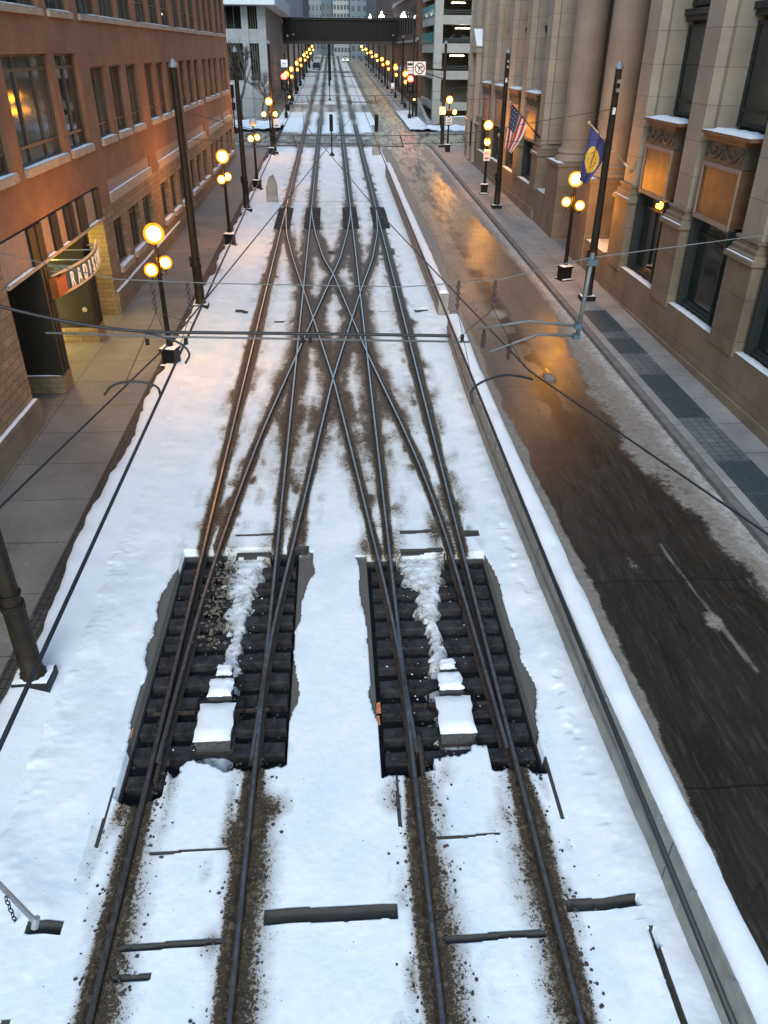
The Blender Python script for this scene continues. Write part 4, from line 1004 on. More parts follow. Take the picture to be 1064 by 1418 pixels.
grate(12.6, 15.6, 8.75, 9.62, 'dark pavement grate nearest the viewer at the right edge of the picture')
for (a, b) in ((20.9, 22.6), (15.6, 17.9), (9.5, 12.6)): sheet('paver_panel', 8.75, 9.62, a, b, .155, M['paver'])

# ------------------------------------------------------------------ poles and lamps
def pole_make():
    t = empty('utility_pole', (0, 0, 0))
    b = MB(); b.box(-.27, .27, -.22, .22, -.15, .2, b=.015); base = b.build('base', M['black'], t)
    s = MB(); snowstrip(s, -.26, .26, -.21, .21, .2, .035, 8); s.build('snow', M['snow'], base, smooth=True)
    b = MB(); b.lathe([(.2, .2), (.2, .25), (.165, .3), (.158, 1.45), (.175, 1.47), (.175, 1.52), (.16, 1.53)], n=24, flute=.09); b.build('fluted_shaft', M['pole'], t, auto=50)
    b = MB(); b.lathe([(.15, 1.5), (.137, 1.75), (.105, 7.5)], n=12); b.build('shaft', M['pole'], t, auto=20)
    b = MB(); b.lathe([(.165, 1.53), (.172, 1.55), (.165, 1.58)], n=20); b.lathe([(.158, 1.72), (.164, 1.74), (.158, 1.76)], n=20); b.box(-.21, -.13, -.06, .06, 1.5, 1.82); b.build('band', M['black'], t)
    b = MB(); b.lathe([(.15, 7.5), (.15, 7.56), (.02, 7.74)], n=12); c = b.build('cap', M['galv'], t)
    return t
def place(t, x, y, h, label, cat, group, rz=0):
    t.location = (x, y, g(y)+h); t.rotation_euler = (0, 0, rz); return tag(t, label, cat, group)
p0 = pole_make(); PG = 'tall dark overhead-wire poles'
place(p0, -4.76, 9.1, .12, 'tall dark fluted pole at the near left edge on a snowy square base', 'pole', PG)
for (x, y, l) in ((9.2, 9.2, 'tall dark pole on the right sidewalk closest to the viewer'), (-4.85, 27.72, 'tall dark pole on the left sidewalk just beyond the nearest street lamp'), (9.3, 28.25, 'tall dark pole on the right sidewalk in front of the blue flag'),
                  (-4.76, 44.8, 'second tall dark pole up the left sidewalk, before the crossing street'), (9.08, 45.5, 'tall dark pole on the right sidewalk beside the striped flag'),
                  (-4.62, 67.4, 'tall dark pole at the left corner of the crossing street'), (9.2, 71.5, 'tall dark pole at the right corner carrying the no right turn arm')):
    place(copy_tree(p0), x, y, .12, l, 'pole', PG)
k = 0
for y in (96, 115, 134, 153, 172, 196, 220):
    for x, sd in ((-5.4, 'left'), (9.3, 'right')):
        k += 1
        if y == 96 and x < 0: continue
        nth = {96: 'first', 115: 'second', 134: 'third', 153: 'fourth', 172: 'fifth', 196: 'sixth', 220: 'seventh'}[y]
        place(copy_tree(p0), x, y, .12, f'{nth} distant dark pole beyond the crossing street on the {sd} sidewalk', 'pole', 'distant dark poles')
# right signal number plates on poles
def on(parent, name, fn, mats, **kw):
    mb = MB(); fn(mb); return mb.build(name, mats, parent, world=False, **kw)
for p in [o for o in bpy.data.objects if o.name.startswith('utility_pole') and o.parent is None and o.location.x > 9 and 20 < o.location.y < 50]:
    on(p, 'number_plate', lambda m: m.box(-.07, .03, -.16, -.135, 6.2, 6.4), M['signwhite'])
    on(p, 'bracket', lambda m: (m.box(-.05, 0.05, -.2, -.1, 6.85, 6.95), m.box(-.05, .05, -.2, -.1, 7.1, 7.2)), M['galv'])

def lamp_make(two=True, lit='globe', topoff=False):
    t = empty('street_lamp', (0, 0, 0))
    b = MB(); b.box(-.27, .27, -.27, .27, -.1, .07, b=.01); b.box(-.2, .2, -.2, .2, .07, .5, b=.02); b.box(-.24, .24, -.24, .24, .5, .57, b=.02); base = b.build('base', M['black'], t)
    s = MB(); snowstrip(s, -.24, .24, -.24, .24, .57, .05, 8); 
    for q in ((-.27, -.205), (.205, .27)): snowstrip(s, q[0], q[1], -.26, .26, .07, .04, 6)
    s.build('snow', M['snow'], base, smooth=True)
    b = MB(); b.lathe([(.13, .57), (.085, .7), (.078, 1.0), (.06, 3.1), (.085, 3.14), (.085, 3.2), (.05, 3.25), (.045, 3.5), (.09, 3.56)], n=14, flute=.08); b.build('post', M['black'], t, auto=50)
    b = MB()
    for s_ in (-1, 1):
        b.tube([(0, 0, 2.75), (s_*.2, 0, 2.62), (s_*.4, 0, 2.6), (s_*.44, 0, 2.7)], .022, 6); b.tube([(0, 0, 3.0), (s_*.16, 0, 2.95), (s_*.22, 0, 2.72)], .014, 6); b.lathe([(.05, 2.7), (.075, 2.76)], (s_*.44, 0, 0), 10)
    b.build('arms', M['black'], t, smooth=True)
    for s_ in (-1, 1):
        b = MB(); b.sphere((s_*.44, 0, 2.9), .19, nu=20, nv=14); gl = b.build('globe', M['shell'], t, smooth=True); b = MB(); b.sphere((s_*.44, 0, 2.9), .13, nu=16, nv=12); b.build('bulb', M[lit], gl, smooth=True)  # lit globes are added halo shells around the bulbs
        b = MB(); b.lathe([(.05, 3.045), (.04, 3.06), (.012, 3.1)], (s_*.44, 0, 0), 8); b.build('finial', M['black'], t)
    b = MB(); b.sphere((0, 0, 3.77), .225 if topoff else .28, nu=24, nv=16); gl = b.build('globe', M['globeoff' if topoff else 'shell'], t, smooth=True)
    if not topoff: b = MB(); b.sphere((0, 0, 3.77), .2, nu=20, nv=14); b.build('bulb', M[lit], gl, smooth=True)
    b = MB(); b.lathe([(.05, 3.985), (.04, 4.0), (.012, 4.06)], n=8); b.build('finial', M['black'], t)
    return t
l0 = lamp_make(); LG = 'globe street lamps'
place(l0, -4.95, 22.3, .12, 'lit three-globe street lamp nearest the viewer, at the edge of the left sidewalk', 'street lamp', LG, R_(75))
lam = [(-4.82, 37.1, 80, 'lit globe street lamp second from the viewer on the left sidewalk'), (9.15, 31.0, 110, 'lit globe street lamp in front of the blue flag on the right sidewalk'),
       (9.12, 49.9, 80, 'lit globe street lamp beside the striped flag on the right sidewalk'), (9.3, 68.6, 0, 'lit globe street lamp at the right corner of the crossing street'), (-4.78, 67.4-.9, 15, 'lit globe street lamp at the left corner of the crossing street')]
for x, y, a, l in lam: place(copy_tree(l0), x, y, .12, l, 'street lamp', LG, R_(a))
l1 = lamp_make(topoff=True); place(l1, -4.73, 51.6, .12, 'street lamp with an unlit grey top globe on the left sidewalk', 'street lamp', LG, R_(70))
# distant lamps, small in the picture
def farlamp_make():
    t = empty('street_lamp', (0, 0, 0))
    b = MB(); b.lathe([(.2, -.1), (.2, .5), (.07, .6), (.05, 3.6)], n=8); b.build('post', M['black'], t)
    b = MB(); b.sphere((0, 0, 3.75), .36, nu=12, nv=8); gl = b.build('globe', M['shell'], t, smooth=True); b = MB(); b.sphere((0, 0, 3.75), .2, nu=12, nv=8); b.build('bulb', M['globefar'], gl, smooth=True)  # globe is the halo shell, oversized around its bulb
    b = MB(); b.sphere((0, -.35, 2.9), .25, nu=10, nv=7); gl = b.build('globe', M['shell'], t, smooth=True); b = MB(); b.sphere((0, -.35, 2.9), .12, nu=10, nv=7); b.build('bulb', M['globefar'], gl, smooth=True)
    return t
fl = farlamp_make(); first = True
nths = ['first', 'second', 'third', 'fourth', 'fifth', 'sixth', 'seventh', 'eighth', 'ninth', 'tenth']
for i, y in enumerate((104, 120, 137, 156, 178, 200, 228, 262)):
    for x, sd in ((-5.35, 'left'), (9.1, 'right')):
        if x > 0 and y in (104,): xx = 8.9
        y += random.uniform(-3, 3); o = fl if first else copy_tree(fl); first = False
        place(o, x, y+(3 if x > 0 else 0), .12, f'{nths[i]} small glowing street lamp beyond the crossing street on the {sd} side', 'street lamp', 'distant glowing street lamps', R_(10*i))

# ------------------------------------------------------------------ signals, signs, arms
def signal_mast(x, y, label, base='thin'):
    t = empty('rail_signal', (x, y, g(y)), label, 'signal', 'rail signals at the crossing street')
    z = g(y)
    b = MB()
    if base == 'thin': b.lathe([(.22, 0), (.2, .12), (.09, .2), (.06, .3), (.055, 1.6)], (x, y, z), 10)
    b2 = MB()
    if base != 'thin': b2.lathe([(.34, 0), (.33, .9), (.16, 1.25), (.13, 1.7), (.06, 1.75)], (x, y, z), 12); b2.build('cone_base', M['conc'], t, auto=40)
    else: b.build('post', M['pole'], t)
    b = MB(); b.box(x-.14, x+.14, y-.12, y+.12, z+1.75, z+2.95, b=.02); b.tube([(x, y, z+1.55), (x, y, z+1.8)], .05, 8); h = b.build('head', M['black'], t)
    for zz in (2.65, 2.3): 
        b = MB(); b.tube([(x, y-.13, z+zz), (x, y-.3, z+zz+.02)], .11, 12, caps=False); b.build('visor', M['black'], h)
    return t
signal_mast(-.1, 67.4, 'black two-lens rail signal on a thin post between the tracks')
signal_mast(3.44, 67.4, 'black rail signal on a pale cone-shaped concrete base at the end of the wall', 'cone')
signal_mast(-.28, 122.5, 'small dark rail signal between the tracks beyond the crossing street')
b = MB(); b.lathe([(.35, 0), (.3, .3), (.26, 6.2), (.05, 6.5)], (-.28, 169.7, g(169.7)), 12); o = b.build('centre_mast', M['black']); tag(o, 'thick black mast standing between the tracks under the far bridge', 'mast')
# concrete marker
t = empty('concrete_marker', (-3.6, 48.1, g(48.1)), 'pointed grey concrete marker in the snow left of the tracks', 'marker')
b = MB(); x, y, z = -3.6, 48.1, g(48.1)
pr = [(-.32, 0), (.32, 0), (.32, .95), (.12, 1.5), (-.12, 1.4), (-.32, .85)]
for dy in (-.22, .22):
    for (a, c) in pr: b.v.append((x+a, y+dy, z+c))
b.f = [tuple(range(6)), tuple(reversed(range(6, 12)))]+[(j, j+6, (j+1) % 6+6, (j+1) % 6) for j in range(6)]; b.m = [0]*8
b.build('block', M['conc'], t); s = MB(); s.quad((x-.1, y-.2, z+1.43), (x+.11, y-.2, z+1.52), (x+.11, y+.2, z+1.52), (x-.1, y+.2, z+1.43)); s.build('snow', M['snow'], t)
# traffic signal arm
ty = 71.2
t = empty('signal_arm', (9.2, ty, g(ty)+5.6), 'horizontal brown arm on the right corner pole carrying two white signs', 'signal arm')
b = MB(); b.tube([(9.2, ty+.2, 7.35), (6.7, ty, 7.5)], .07, 8); b.tube([(9.2, ty+.2, 6.7), (7.6, ty, 7.15)], .035, 8); b.build('arm', M['pole'], t, smooth=True)
b = MB(); b.box(6.62, 7.58, ty-.16, ty-.12, 7.0, 7.95); sg2 = b.build('no_turn_sign', M['signwhite'], t)
b = MB(); n = 28; cx_, cz_, yy = 7.1, 7.475, ty-.168
ring = []
for rr in (.33, .40):
    for i in range(n): b.v.append((cx_+rr*math.cos(2*math.pi*i/n), yy, cz_+rr*math.sin(2*math.pi*i/n)))
for i in range(n): b.f.append((i, n+i, n+(i+1) % n, (i+1) % n)); b.m.append(0)
d = math.sqrt(.5)
def bar(mb, x0, z0, x1, z1, w_, y_):
    dx, dz = x1-x0, z1-z0; l = math.hypot(dx, dz); nx_, nz_ = -dz/l*w_/2, dx/l*w_/2
    mb.quad((x0+nx_, y_, z0+nz_), (x1+nx_, y_, z1+nz_), (x1-nx_, y_, z1-nz_), (x0-nx_, y_, z0-nz_))
bar(b, cx_-.26, cz_+.26, cx_+.26, cz_-.26, .07, yy)
b.build('prohibition_ring', M['signblack'], sg2)
b = MB(); bar(b, cx_-.06, cz_-.24, cx_-.06, cz_+.08, .07, yy+.003); bar(b, cx_-.09, cz_+.08, cx_+.14, cz_+.08, .07, yy+.003); b.poly([(cx_+.12, yy+.003, cz_+.18), (cx_+.26, yy+.003, cz_+.08), (cx_+.12, yy+.003, cz_-.02)]); b.build('arrow', M['signblack'], sg2)
b = MB(); b.box(6.1, 6.56, ty-.16, ty-.12, 7.55, 7.95); b.box(6.1, 6.56, ty-.16, ty-.12, 7.1, 7.5); s3 = b.build('small_sign', M['signwhite'], t)
b = MB(); b.box(6.12, 6.54, ty-.17, ty-.162, 7.66, 7.84); b.build('arrow_bar', M['signblack'], s3)
text('ONE WAY', .11, M['signblack'], FACE(6.33, ty-.17, 7.27), s3, ext=.002)
def traffic_signal(x, y, zt, label, hgt=0.0, snowb=True, redz=0):
    t = empty('traffic_signal', (x, y, g(y)), label, 'traffic signal', 'traffic signals beyond the crossing street')
    z = g(y)+.1
    b = MB(); b.lathe([(.2, 0), (.2, .5), (.08, .6), (.07, zt+.9)], (x, y, z), 10); b.build('post', M['pole'], t)
    b = MB(); b.box(x-.38, x+.38, y-.18, y+.15, z+zt-.9, z+zt+.7, b=.03); b.box(x+.3, x+.62, y-.16, y+.1, z+zt-1.9, z+zt-1.2, b=.02); h = b.build('head', M['black'], t)
    for i, m_ in enumerate(('red', 'signblack', 'signblack')):
        zz = z+zt+.4-i*.5
        b = MB(); b.sphere((x, y-.2, zz), .33, nu=12, nv=8, sq=(1, .3, 1)); b.build('lens', M[m_], h, smooth=True)
        b = MB(); b.tube([(x, y-.18, zz+.0), (x, y-.36, zz+.02)], .34, 12, caps=False); b.build('visor', M['black'], h)
    b = MB(); b.sphere((x+.46, y-.17, z+zt-1.55), .1, nu=10, nv=6, sq=(1, .3, 1)); b.build('walk_lens', M['amber'], h, smooth=True)
    return t
traffic_signal(8.5, 95, 3.5, 'red traffic signal on a dark post at the far right corner')
ts = traffic_signal(-5.1, 96.5, 3.6, 'red traffic signal on a dark post at the far left corner')
b = MB(); b.box(-5.35, -4.65, 96.2, 96.24, g(96)+5.0, g(96)+5.7); sgn = b.build('small_sign', M['signwhite'], ts); 
text('ONLY', .2, M['signblack'], FACE(-5.0, 96.19, g(96)+5.28), sgn, ext=.002)
b = MB(); b.lathe([(.13, 0), (.11, 8.6)], (8.9, 95.6, g(95)), 10); tag(b.build('wooden_mast', M['pole']), 'tall brown mast rising behind the far right traffic signal', 'mast')
# pedestrian signal posts
for (x, y, l) in ((-9.3, 82.6, 'black pedestrian signal post standing at the left side of the crossing street'),):
    t = empty('pedestrian_signal', (x, y, g(y)), l, 'pedestrian signal'); b = MB(); b.lathe([(.25, 0), (.2, .5), (.07, .6), (.06, 3.3)], (x, y, g(y)), 8); b.build('post', M['black'], t)
    b = MB(); b.box(x-.22, x+.22, y-.2, y+.2, g(y)+2.0, g(y)+2.6); b.box(x-.18, x+.18, y-.2, y+.2, g(y)+3.0, g(y)+4.1); hd = b.build('head', M['black'], t)
    s = MB(); snowstrip(s, x-.2, x+.2, y-.2, y+.2, g(y)+4.1, .1, 5); s.build('snow', M['snow'], hd)
# signs on lamp posts and short sign posts
def post_sign(x, y, z, w_, h_, label, txt=None, mat='signwhite', post=True, arrow=False, red=False):
    t = empty('parking_sign', (x, y, g(y)), label, 'sign'); zz = g(y)+z
    b = MB(); b.box(x-w_/2, x+w_/2, y-.02, y, zz, zz+h_); pt = b.build('plate', M[mat], t)
    if txt: text(txt, h_*.3, M['signred' if red else 'signblack'], FACE(x, y-.026, zz+h_*.55), pt, ext=.002)
    b = MB(); b.box(x-w_*.32, x+w_*.32, y-.028, y-.022, zz+h_*.18, zz+h_*.3); b.build('stripe', M['signred' if red else 'signblack'], pt)
    if post: b = MB(); b.tube([(x, y+.02, g(y)), (x, y+.02, zz+h_)], .03, 6); b.build('post', M['galv'], t)
    return t
post_sign(9.12, 49.78, 2.0, .4, .62, 'white no parking sign with red print fixed to the lamp post beside the striped flag', 'NO', red=True, post=False)
post_sign(9.1, 71.3, 2.6, .5, .6, 'white parking sign on the tall pole at the right corner', 'P', red=True, post=False)
post_sign(9.3, 68.48, 2.15, .5, .5, 'white sign on the right corner street lamp post', 'BUS', post=False)
post_sign(7.8, 112, 2.1, .4, .6, 'small white sign on a thin post in the snow beyond the far right signal', None)
post_sign(-4.3, 66.6, 2.1, .45, .6, 'small pale sign beside the left corner street lamp', None, post=False)

# ------------------------------------------------------------------ flags
def flag(base, tip, label, cat, kind):
    base = Vector(base); tip = Vector(tip)
    t = empty('flag', base, label, cat, 'flags on the stone building')
    b = MB(); b.tube([base, tip], .025, 8); b.build('pole', M['trim' if kind == 'blue' else 'pole'], t, smooth=True)
    b = MB(); b.sphere(tip, .06, nu=10, nv=8); b.build('finial', M['trim'], t, smooth=True)
    b = MB(); b.tube([base+Vector((.12, 0, -.1)), base, base+(tip-base)*.12], [.06, .05, .04], 8); b.build('bracket', M['trim' if kind == 'blue' else 'black'], t, smooth=True)
    nu_, nv_ = 40, 60; d = (base-tip); Lp = d.length
    me = MB(); W = .95 if kind == 'blue' else 1.25; H = 1.6 if kind == 'blue' else 1.75
    for j in range(nv_+1):
        v = j/nv_
        for i in range(nu_+1):
            u = i/nu_
            p = tip+d*((.10+u*W)/Lp)
            # cloth hangs from the staff; lower edge gathers towards the tip side
            gather = 1-.38*v-.25*v*v
            hx = tip.x+(p.x-tip.x)*gather-(.10*v)
            drop = v*H*(1.12-.34*u)
            fold = .11*math.sin(u*11+v*1.5)*(.25+v)+.05*math.sin(u*23)*v
            me.v.append((hx+.02*math.sin(v*7+u*5), p.y+fold, p.z-drop))
    for j in range(nv_):
        for i in range(nu_):
            a = j*(nu_+1)+i; u, v = (i+.5)/nu_, (j+.5)/nv_
            if kind == 'blue':
                r = math.hypot((u-.5)*W*1.0, (v-.53)*H*.85)
                ang = math.atan2((v-.53), (u-.5))
                m = 0
                if r < .37: m = 1
                if .20 < r < .23 or (r < .17 and (int((u*31)) + int(v*43)) % 3 == 0): m = 2
            else:
                if v < .54 and u < .5: m = 0
                else: m = 1 if int(u*9 if False else u*9) % 2 == 0 else 2
                if v < .5 and u < .46 and (i % 5 == 2 and j % 6 == 3): m = 1
            me.f.append((a, a+1, a+nu_+2, a+nu_+1)); me.m.append(m)
    mats = [M['flagblue'], M['flaggold'], M['flagline']] if kind == 'blue' else [M['flagnavy'], M['flagwhite'], M['flagred']]
    me.build('cloth', mats, t, smooth=True)
M['flagblue'] = simple('flag_blue', (.06, .055, .19), .8, 0, .1); M['flaggold'] = simple('flag_gold', (.75, .45, .06), .8, 0, .1); M['flagline'] = simple('flag_line', (.3, .14, .05), .8, 0, .2)
M['flagnavy'] = simple('flag_navy', (.03, .035, .09), .8, 0, .1); M['flagwhite'] = simple('flag_white', (.65, .6, .55), .8, 0, .1); M['flagred'] = simple('flag_red', (.4, .03, .03), .8, 0, .1)
for k_ in ('flagblue', 'flaggold', 'flagnavy', 'flagwhite', 'flagred'):
    pass
flag((10.36, 28.9, 5.2), (8.74, 28.9, 6.63), 'blue flag with a round gold seal hanging from an angled staff on a pilaster', 'flag', 'blue')
flag((10.41, 42.9, 5.02), (8.86, 42.9, 6.51), 'red and white striped flag with a dark star field hanging from an angled staff', 'flag', 'stripe')

# ------------------------------------------------------------------ overhead wires
def wire(name, pts, r, label, cat='wire', mat='wire', group=None, sag=0.0, n=1):
    P = []
    for a, b in zip(pts[:-1], pts[1:]):
        a, b = Vector(a), Vector(b)
        for i in range(n): q = i/n; p = a.lerp(b, q); p.z -= sag*4*q*(1-q); P.append(p)
    P.append(Vector(pts[-1]))
    if cat == 'cable':
        for _ in range(3):
            Q = [P[0]]
            for a, b in zip(P[:-1], P[1:]): Q += [a*.75+b*.25, a*.25+b*.75]
            P = Q+[P[-1]]
    mb = MB(); mb.tube(P, r, 6); o = mb.build(name, M[mat], smooth=True); return tag(o, label, cat, group)
CH = 5.3
wire('contact_wire', [(-1.94, y, g(y)+CH) for y in list(range(1, 80, 4))+[120, 200, 400]], .015, 'contact wire running over the left track', group='overhead wires along the tracks')
wire('contact_wire', [(1.53-.0*y, y, g(y)+CH) for y in list(range(1, 80, 4))+[120, 200, 400]], .015, 'contact wire running over the right track', group='overhead wires along the tracks')
wire('contact_wire', [(-3.05, 1, g(1)+CH+.02), (-2.85, 5.7, g(5.7)+CH), (-2.13, 9.63, g(9.6)+CH), (-.87, 21.6, g(21)+CH), (1.0, 40, g(40)+CH), (1.3, 50, g(50)+CH)], .011, 'slanting contact wire crossing from the near left side over to the far right track', group='overhead wires along the tracks')
wire('contact_wire', [(3.6, 2, g(2)+CH+.1), (3.39, 5.0, g(5)+CH), (2.24, 8.5, g(8.5)+CH), (1.02, 17.3, g(17)+CH), (-1.2, 36, g(36)+CH), (-1.7, 50, g(50)+CH)], .011, 'slanting contact wire crossing from the near right side over to the far left track', group='overhead wires along the tracks')
# headspan over the near poles
t = empty('headspan', (0, 9.0, 6.4), 'thin cross-span wire with hanging insulators stretched between the two nearest poles', 'cross span wire')
mb = MB(); mb.tube([(-4.8, 9.1, 7.0), (-2.5, 9.0, 6.47), (-1.37, 9.0, 6.41), (.78, 9.0, 6.35), (1.88, 9, 6.42), (2.91, 9, 6.66), (4.99, 9, 6.91), (9.1, 9.2, 7.5)], .006, 5); mb.build('span_wire', M['wiregrey'], t, smooth=True)
def insul(mb, x, y, z0, z1):
    mb.tube([(x, y, z0), (x, y, z0-.06)], .02, 6); n = 4
    for i in range(n): z = z0-.06-(z0-.06-z1)*i/n; mb.lathe([(.018, -.035), (.034, -.02), (.018, 0)], (x, y, z), 8)
    mb.tube([(x, y, z0-.06), (x, y, z1)], .012, 6)
mb = MB()
for x in (-2.1, -1.7, 1.42, 1.85): insul(mb, x, 9.0, 6.42, 6.08)
mb.build('insulator', M['insul'], t)
mb = MB()
for x, x2, y2 in ((-2.1, -2.13, 9.6), (-2.1, -1.94, 10.4), (-1.7, -1.94, 8.6), (-2.1, -2.4, 8.3), (1.42, 1.53, 8.4), (1.85, 1.53, 9.6), (1.85, 2.2, 8.6), (1.42, 1.5, 10.6)): mb.tube([(x, 9.0, 6.08), (x2, y2, g(y2)+CH)], .004, 4)
mb.build('dropper', M['wire'], t)
wire('feeder_cable', [(-8.5, 9.0, 7.0), (-4.6, 9.0, 6.42), (-3.85, 9.0, 6.17), (-3.08, 9.0, 5.97), (-2.5, 9, 5.88), (-2.14, 9, 5.85), (-.33, 9, 5.81), (1.35, 9, 5.76)], .02, 'thick black feeder cable sagging across the street from the left building', 'cable')
t = empty('registration_tube', (0, 9, 5.75), 'grey horizontal support tube with clamps across both tracks', 'support tube')
mb = MB(); mb.tube([(-3.4, 9.0, 5.86), (-1.86, 9, 5.79), (1.6, 9, 5.68)], .013, 6); mb.build('tube', M['wiregrey'], t, smooth=True)
for x in (-2.25, -1.8, -.42, -.33, 1.5): mb = MB(); mb.box(x-.02, x+.02, 8.98, 9.02, 5.7, 5.77); mb.build('clamp', M['black'], t)
for i, (pts, l) in enumerate((([(-2.3, 9, 5.86), (-1.9, 9, 5.75), (-1.75, 8.98, 5.6), (-1.83, 8.95, 5.48)], 'short black jumper loop beside the near left contact wire'),
              ([(-2.55, 8.0, 5.48), (-2.45, 8.0, 5.6), (-2.2, 8.0, 5.64), (-1.96, 8.0, 5.58), (-1.95, 8.0, 5.46)], 'black curved jumper bar joining two contact wires at the left'),
              ([(1.42, 7.6, 5.47), (1.40, 7.7, 5.62), (1.75, 7.9, 5.68), (2.0, 8.0, 5.62), (2.2, 8.2, 5.5)], 'black curved jumper bar joining two contact wires at the right'))):
    wire('jumper', pts, .014, l, 'cable', n=1)
# right bracket
t = empty('cantilever_bracket', (2.9, 9, 5.8), 'grey hanging pipe with two curved arms and blue clamps over the road', 'cantilever bracket')
mb = MB(); mb.tube([(2.96, 9.0, 6.72), (2.91, 9.0, 5.72)], .026, 8); mb.tube([(2.9, 9, 5.86), (2.3, 9, 5.93), (1.68, 9, 5.84)], .016, 8); mb.tube([(2.86, 9, 5.74), (2.4, 8.9, 5.80), (1.8, 8.8, 5.62)], .016, 8); mb.build('arm', M['wiregrey'], t, smooth=True)
mb = MB(); mb.box(2.9, 3.02, 8.96, 9.04, 6.58, 6.65); mb.build('clamp', M['bluins'], t)
for z in (5.70, 5.83): mb = MB(); mb.box(2.86, 2.94, 8.96, 9.04, z, z+.06); mb.build('clamp', M['bluins'], t)
mb = MB(); insul(mb, 1.75, 8.95, 5.85, 5.62); insul(mb, 2.05, 8.85, 5.75, 5.5); mb.build('insulator', simple('red_insulator', (.03, .014, .013), .5), t)
# farther headspans
for (y, nm) in ((27.9, 'second'), (45.1, 'third'), (69.4, 'fourth')):
    t = empty('headspan', (0, y, g(y)+5.8), f'{nm} cross-span of thin wires between poles, counting from the viewer', 'cross span wire', 'cross-span wires farther up the street')
    z = g(y); mb = MB()
    mb.tube([(-4.8, y, z+6.4), (-1.9, y, z+5.72), (1.6, y, z+5.7), (4.3, y, z+5.75), (9.2, y, z+6.5)], .011, 5); mb.tube([(-4.8, y, z+5.6), (-1.9, y, z+5.5), (1.6, y, z+5.45), (9.2, y, z+5.6)], .009, 5); mb.build('span_wire', M['wire'], t)
    mb = MB()
    for x in (-2.6, -1.3, .9, 2.2, 4.3): mb.tube([(x, y, z+5.72), (x+.12, y, z+5.35)], .02, 6)
    mb.tube([(-2.7, y, z+5.38), (-1.2, y, z+5.42)], .018, 6); mb.tube([(.8, y, z+5.42), (2.3, y, z+5.38)], .018, 6)
    mb.build('insulator', M['insul'], t)
for (y, nm) in ((115, 'first'), (153, 'second')):
    wire('span_wire', [(-5.4, y, g(y)+7), (2, y, g(y)+6), (9.3, y, g(y)+7)], .015, f'{nm} faint wire stretched between distant poles', n=1)

# barrier arm with chain, near left corner
t = empty('barrier_arm', (-3.45, 5.1, g(5)+.4), 'weathered grey barrier arm with a hanging chain poking in at the lower left', 'barrier')
mb = MB(); mb.tube([(-5.6, 6.9, .75), (-3.43, 5.1, .55)], .032, 6); mb.tube([(-3.46, 5.08, .5), (-3.42, 5.12, .62)], .04, 6); mb.build('arm', M['galv'], t)
ch = MB()
for i in range(9):
    z = .62-i*.075; cx0, cy0 = -3.83, 5.36; pts = []
    for q in range(9):
        a = 2*math.pi*q/8; dx = .022*math.cos(a); dz = .042*math.sin(a)
        pts.append((cx0+(dx if i % 2 else 0), cy0+(0 if i % 2 else dx), z+dz))
    ch.tube(pts, .0075, 5, caps=False)
ch.build('chain', M['black'], t, smooth=True)
mb = MB(); mb.tube([(-5.6, 6.9, -.1), (-5.6, 6.9, .85)], .05, 8); mb.build('post', M['galv'], t)
for (x, y, s) in ((.47, 8.5, .06), (.45, 8.25, .05), (-3.17, 8.2, .05), (-3.2, 7.8, .05)):
    mb = MB(); mb.quad((x-s*.6, y-s*2, g(y)-.04), (x+s*.6, y-s*2, g(y)-.04), (x+s*.5, y+s*2, g(y)-.04), (x-s*.4, y+s*1.6, g(y)-.04)); o = mb.build('paint_mark', M['orange_paint']); tag(o, kind='structure')

# ------------------------------------------------------------------ beyond the crossing street
def gy_block(parent, name, x0, x1, y0, y1, z0, z1, mat):
    mb = MB(); mb.box(x0, x1, y0, y1, z0, z1); return mb.build(name, mat, parent)
M['pale'] = masonry('pale_concrete', (.33, .34, .36), (.3, .31, .33), (.2, .2, .2), 60, 1.2, .01, var=.12, bmp=.1, off=0)
M['paledark'] = simple('darker_concrete', (.2, .17, .155), .85, 0, .25, 1.2, .1, 20)  # darker, browner concrete for the street-side wall
M['whitefascia'] = simple('white_fascia', (.5, .55, .58), .6, 0, .08, 2)
bW = empty('pale_building', (-14, 104, g(104)), 'pale concrete building with an overhanging white roof band past the crossing street, left', 'building')
WX = -7.3; WY = 104
gy_block(bW, 'street_wall', WX-.8, WX, WY, 139, 1.5, 12.9, M['paledark'])
gy_block(bW, 'corner_pier', WX-.9, WX+.02, WY-.15, WY+.5, 1.5, 12.9, M['pale'])
gy_block(bW, 'wall_band', -40, WX-.9, WY, WY+.5, 9.3, 10.7, M['pale'])
gy_block(bW, 'wall_base', -40, WX-.9, WY, WY+.5, 1.5, 5.6, M['pale'])
mb = MB()
for x in (-10.0, -14.2, -18.5, -23, -28): mb.box(x, x+.75, WY-.2, WY+.5, 1.6, 12.88)
mb.build('pier', M['pale'], bW)
for (z0, z1) in ((5.6, 9.3), (10.7, 12.9)):
    xs_ = [-8.2, -10.0, -14.2, -18.5, -23, -28]
    for a, b in zip(xs_[:-1], xs_[1:]):
        mb = MB(); x1_, x0_ = a, b+.75
        mb.box(x0_, x1_, WY+.3, WY+.4, z0, z1); wn = mb.build('window', M['glass'], bW)
        mb = MB()
        for q in (.25, .5, .75): mb.box(x0_+(x1_-x0_)*q-.04, x0_+(x1_-x0_)*q+.04, WY+.2, WY+.3, z0, z1)
        mb.build('mullion', M['wframe'], wn)
gy_block(bW, 'roof_band', -42, WX+1.3, WY-2.5, 140, 12.92, 14.4, M['whitefascia']); gy_block(bW, 'upper_storey', -42, WX+.6, WY-1.6, 140, 14.41, 22, M['whitefascia'])
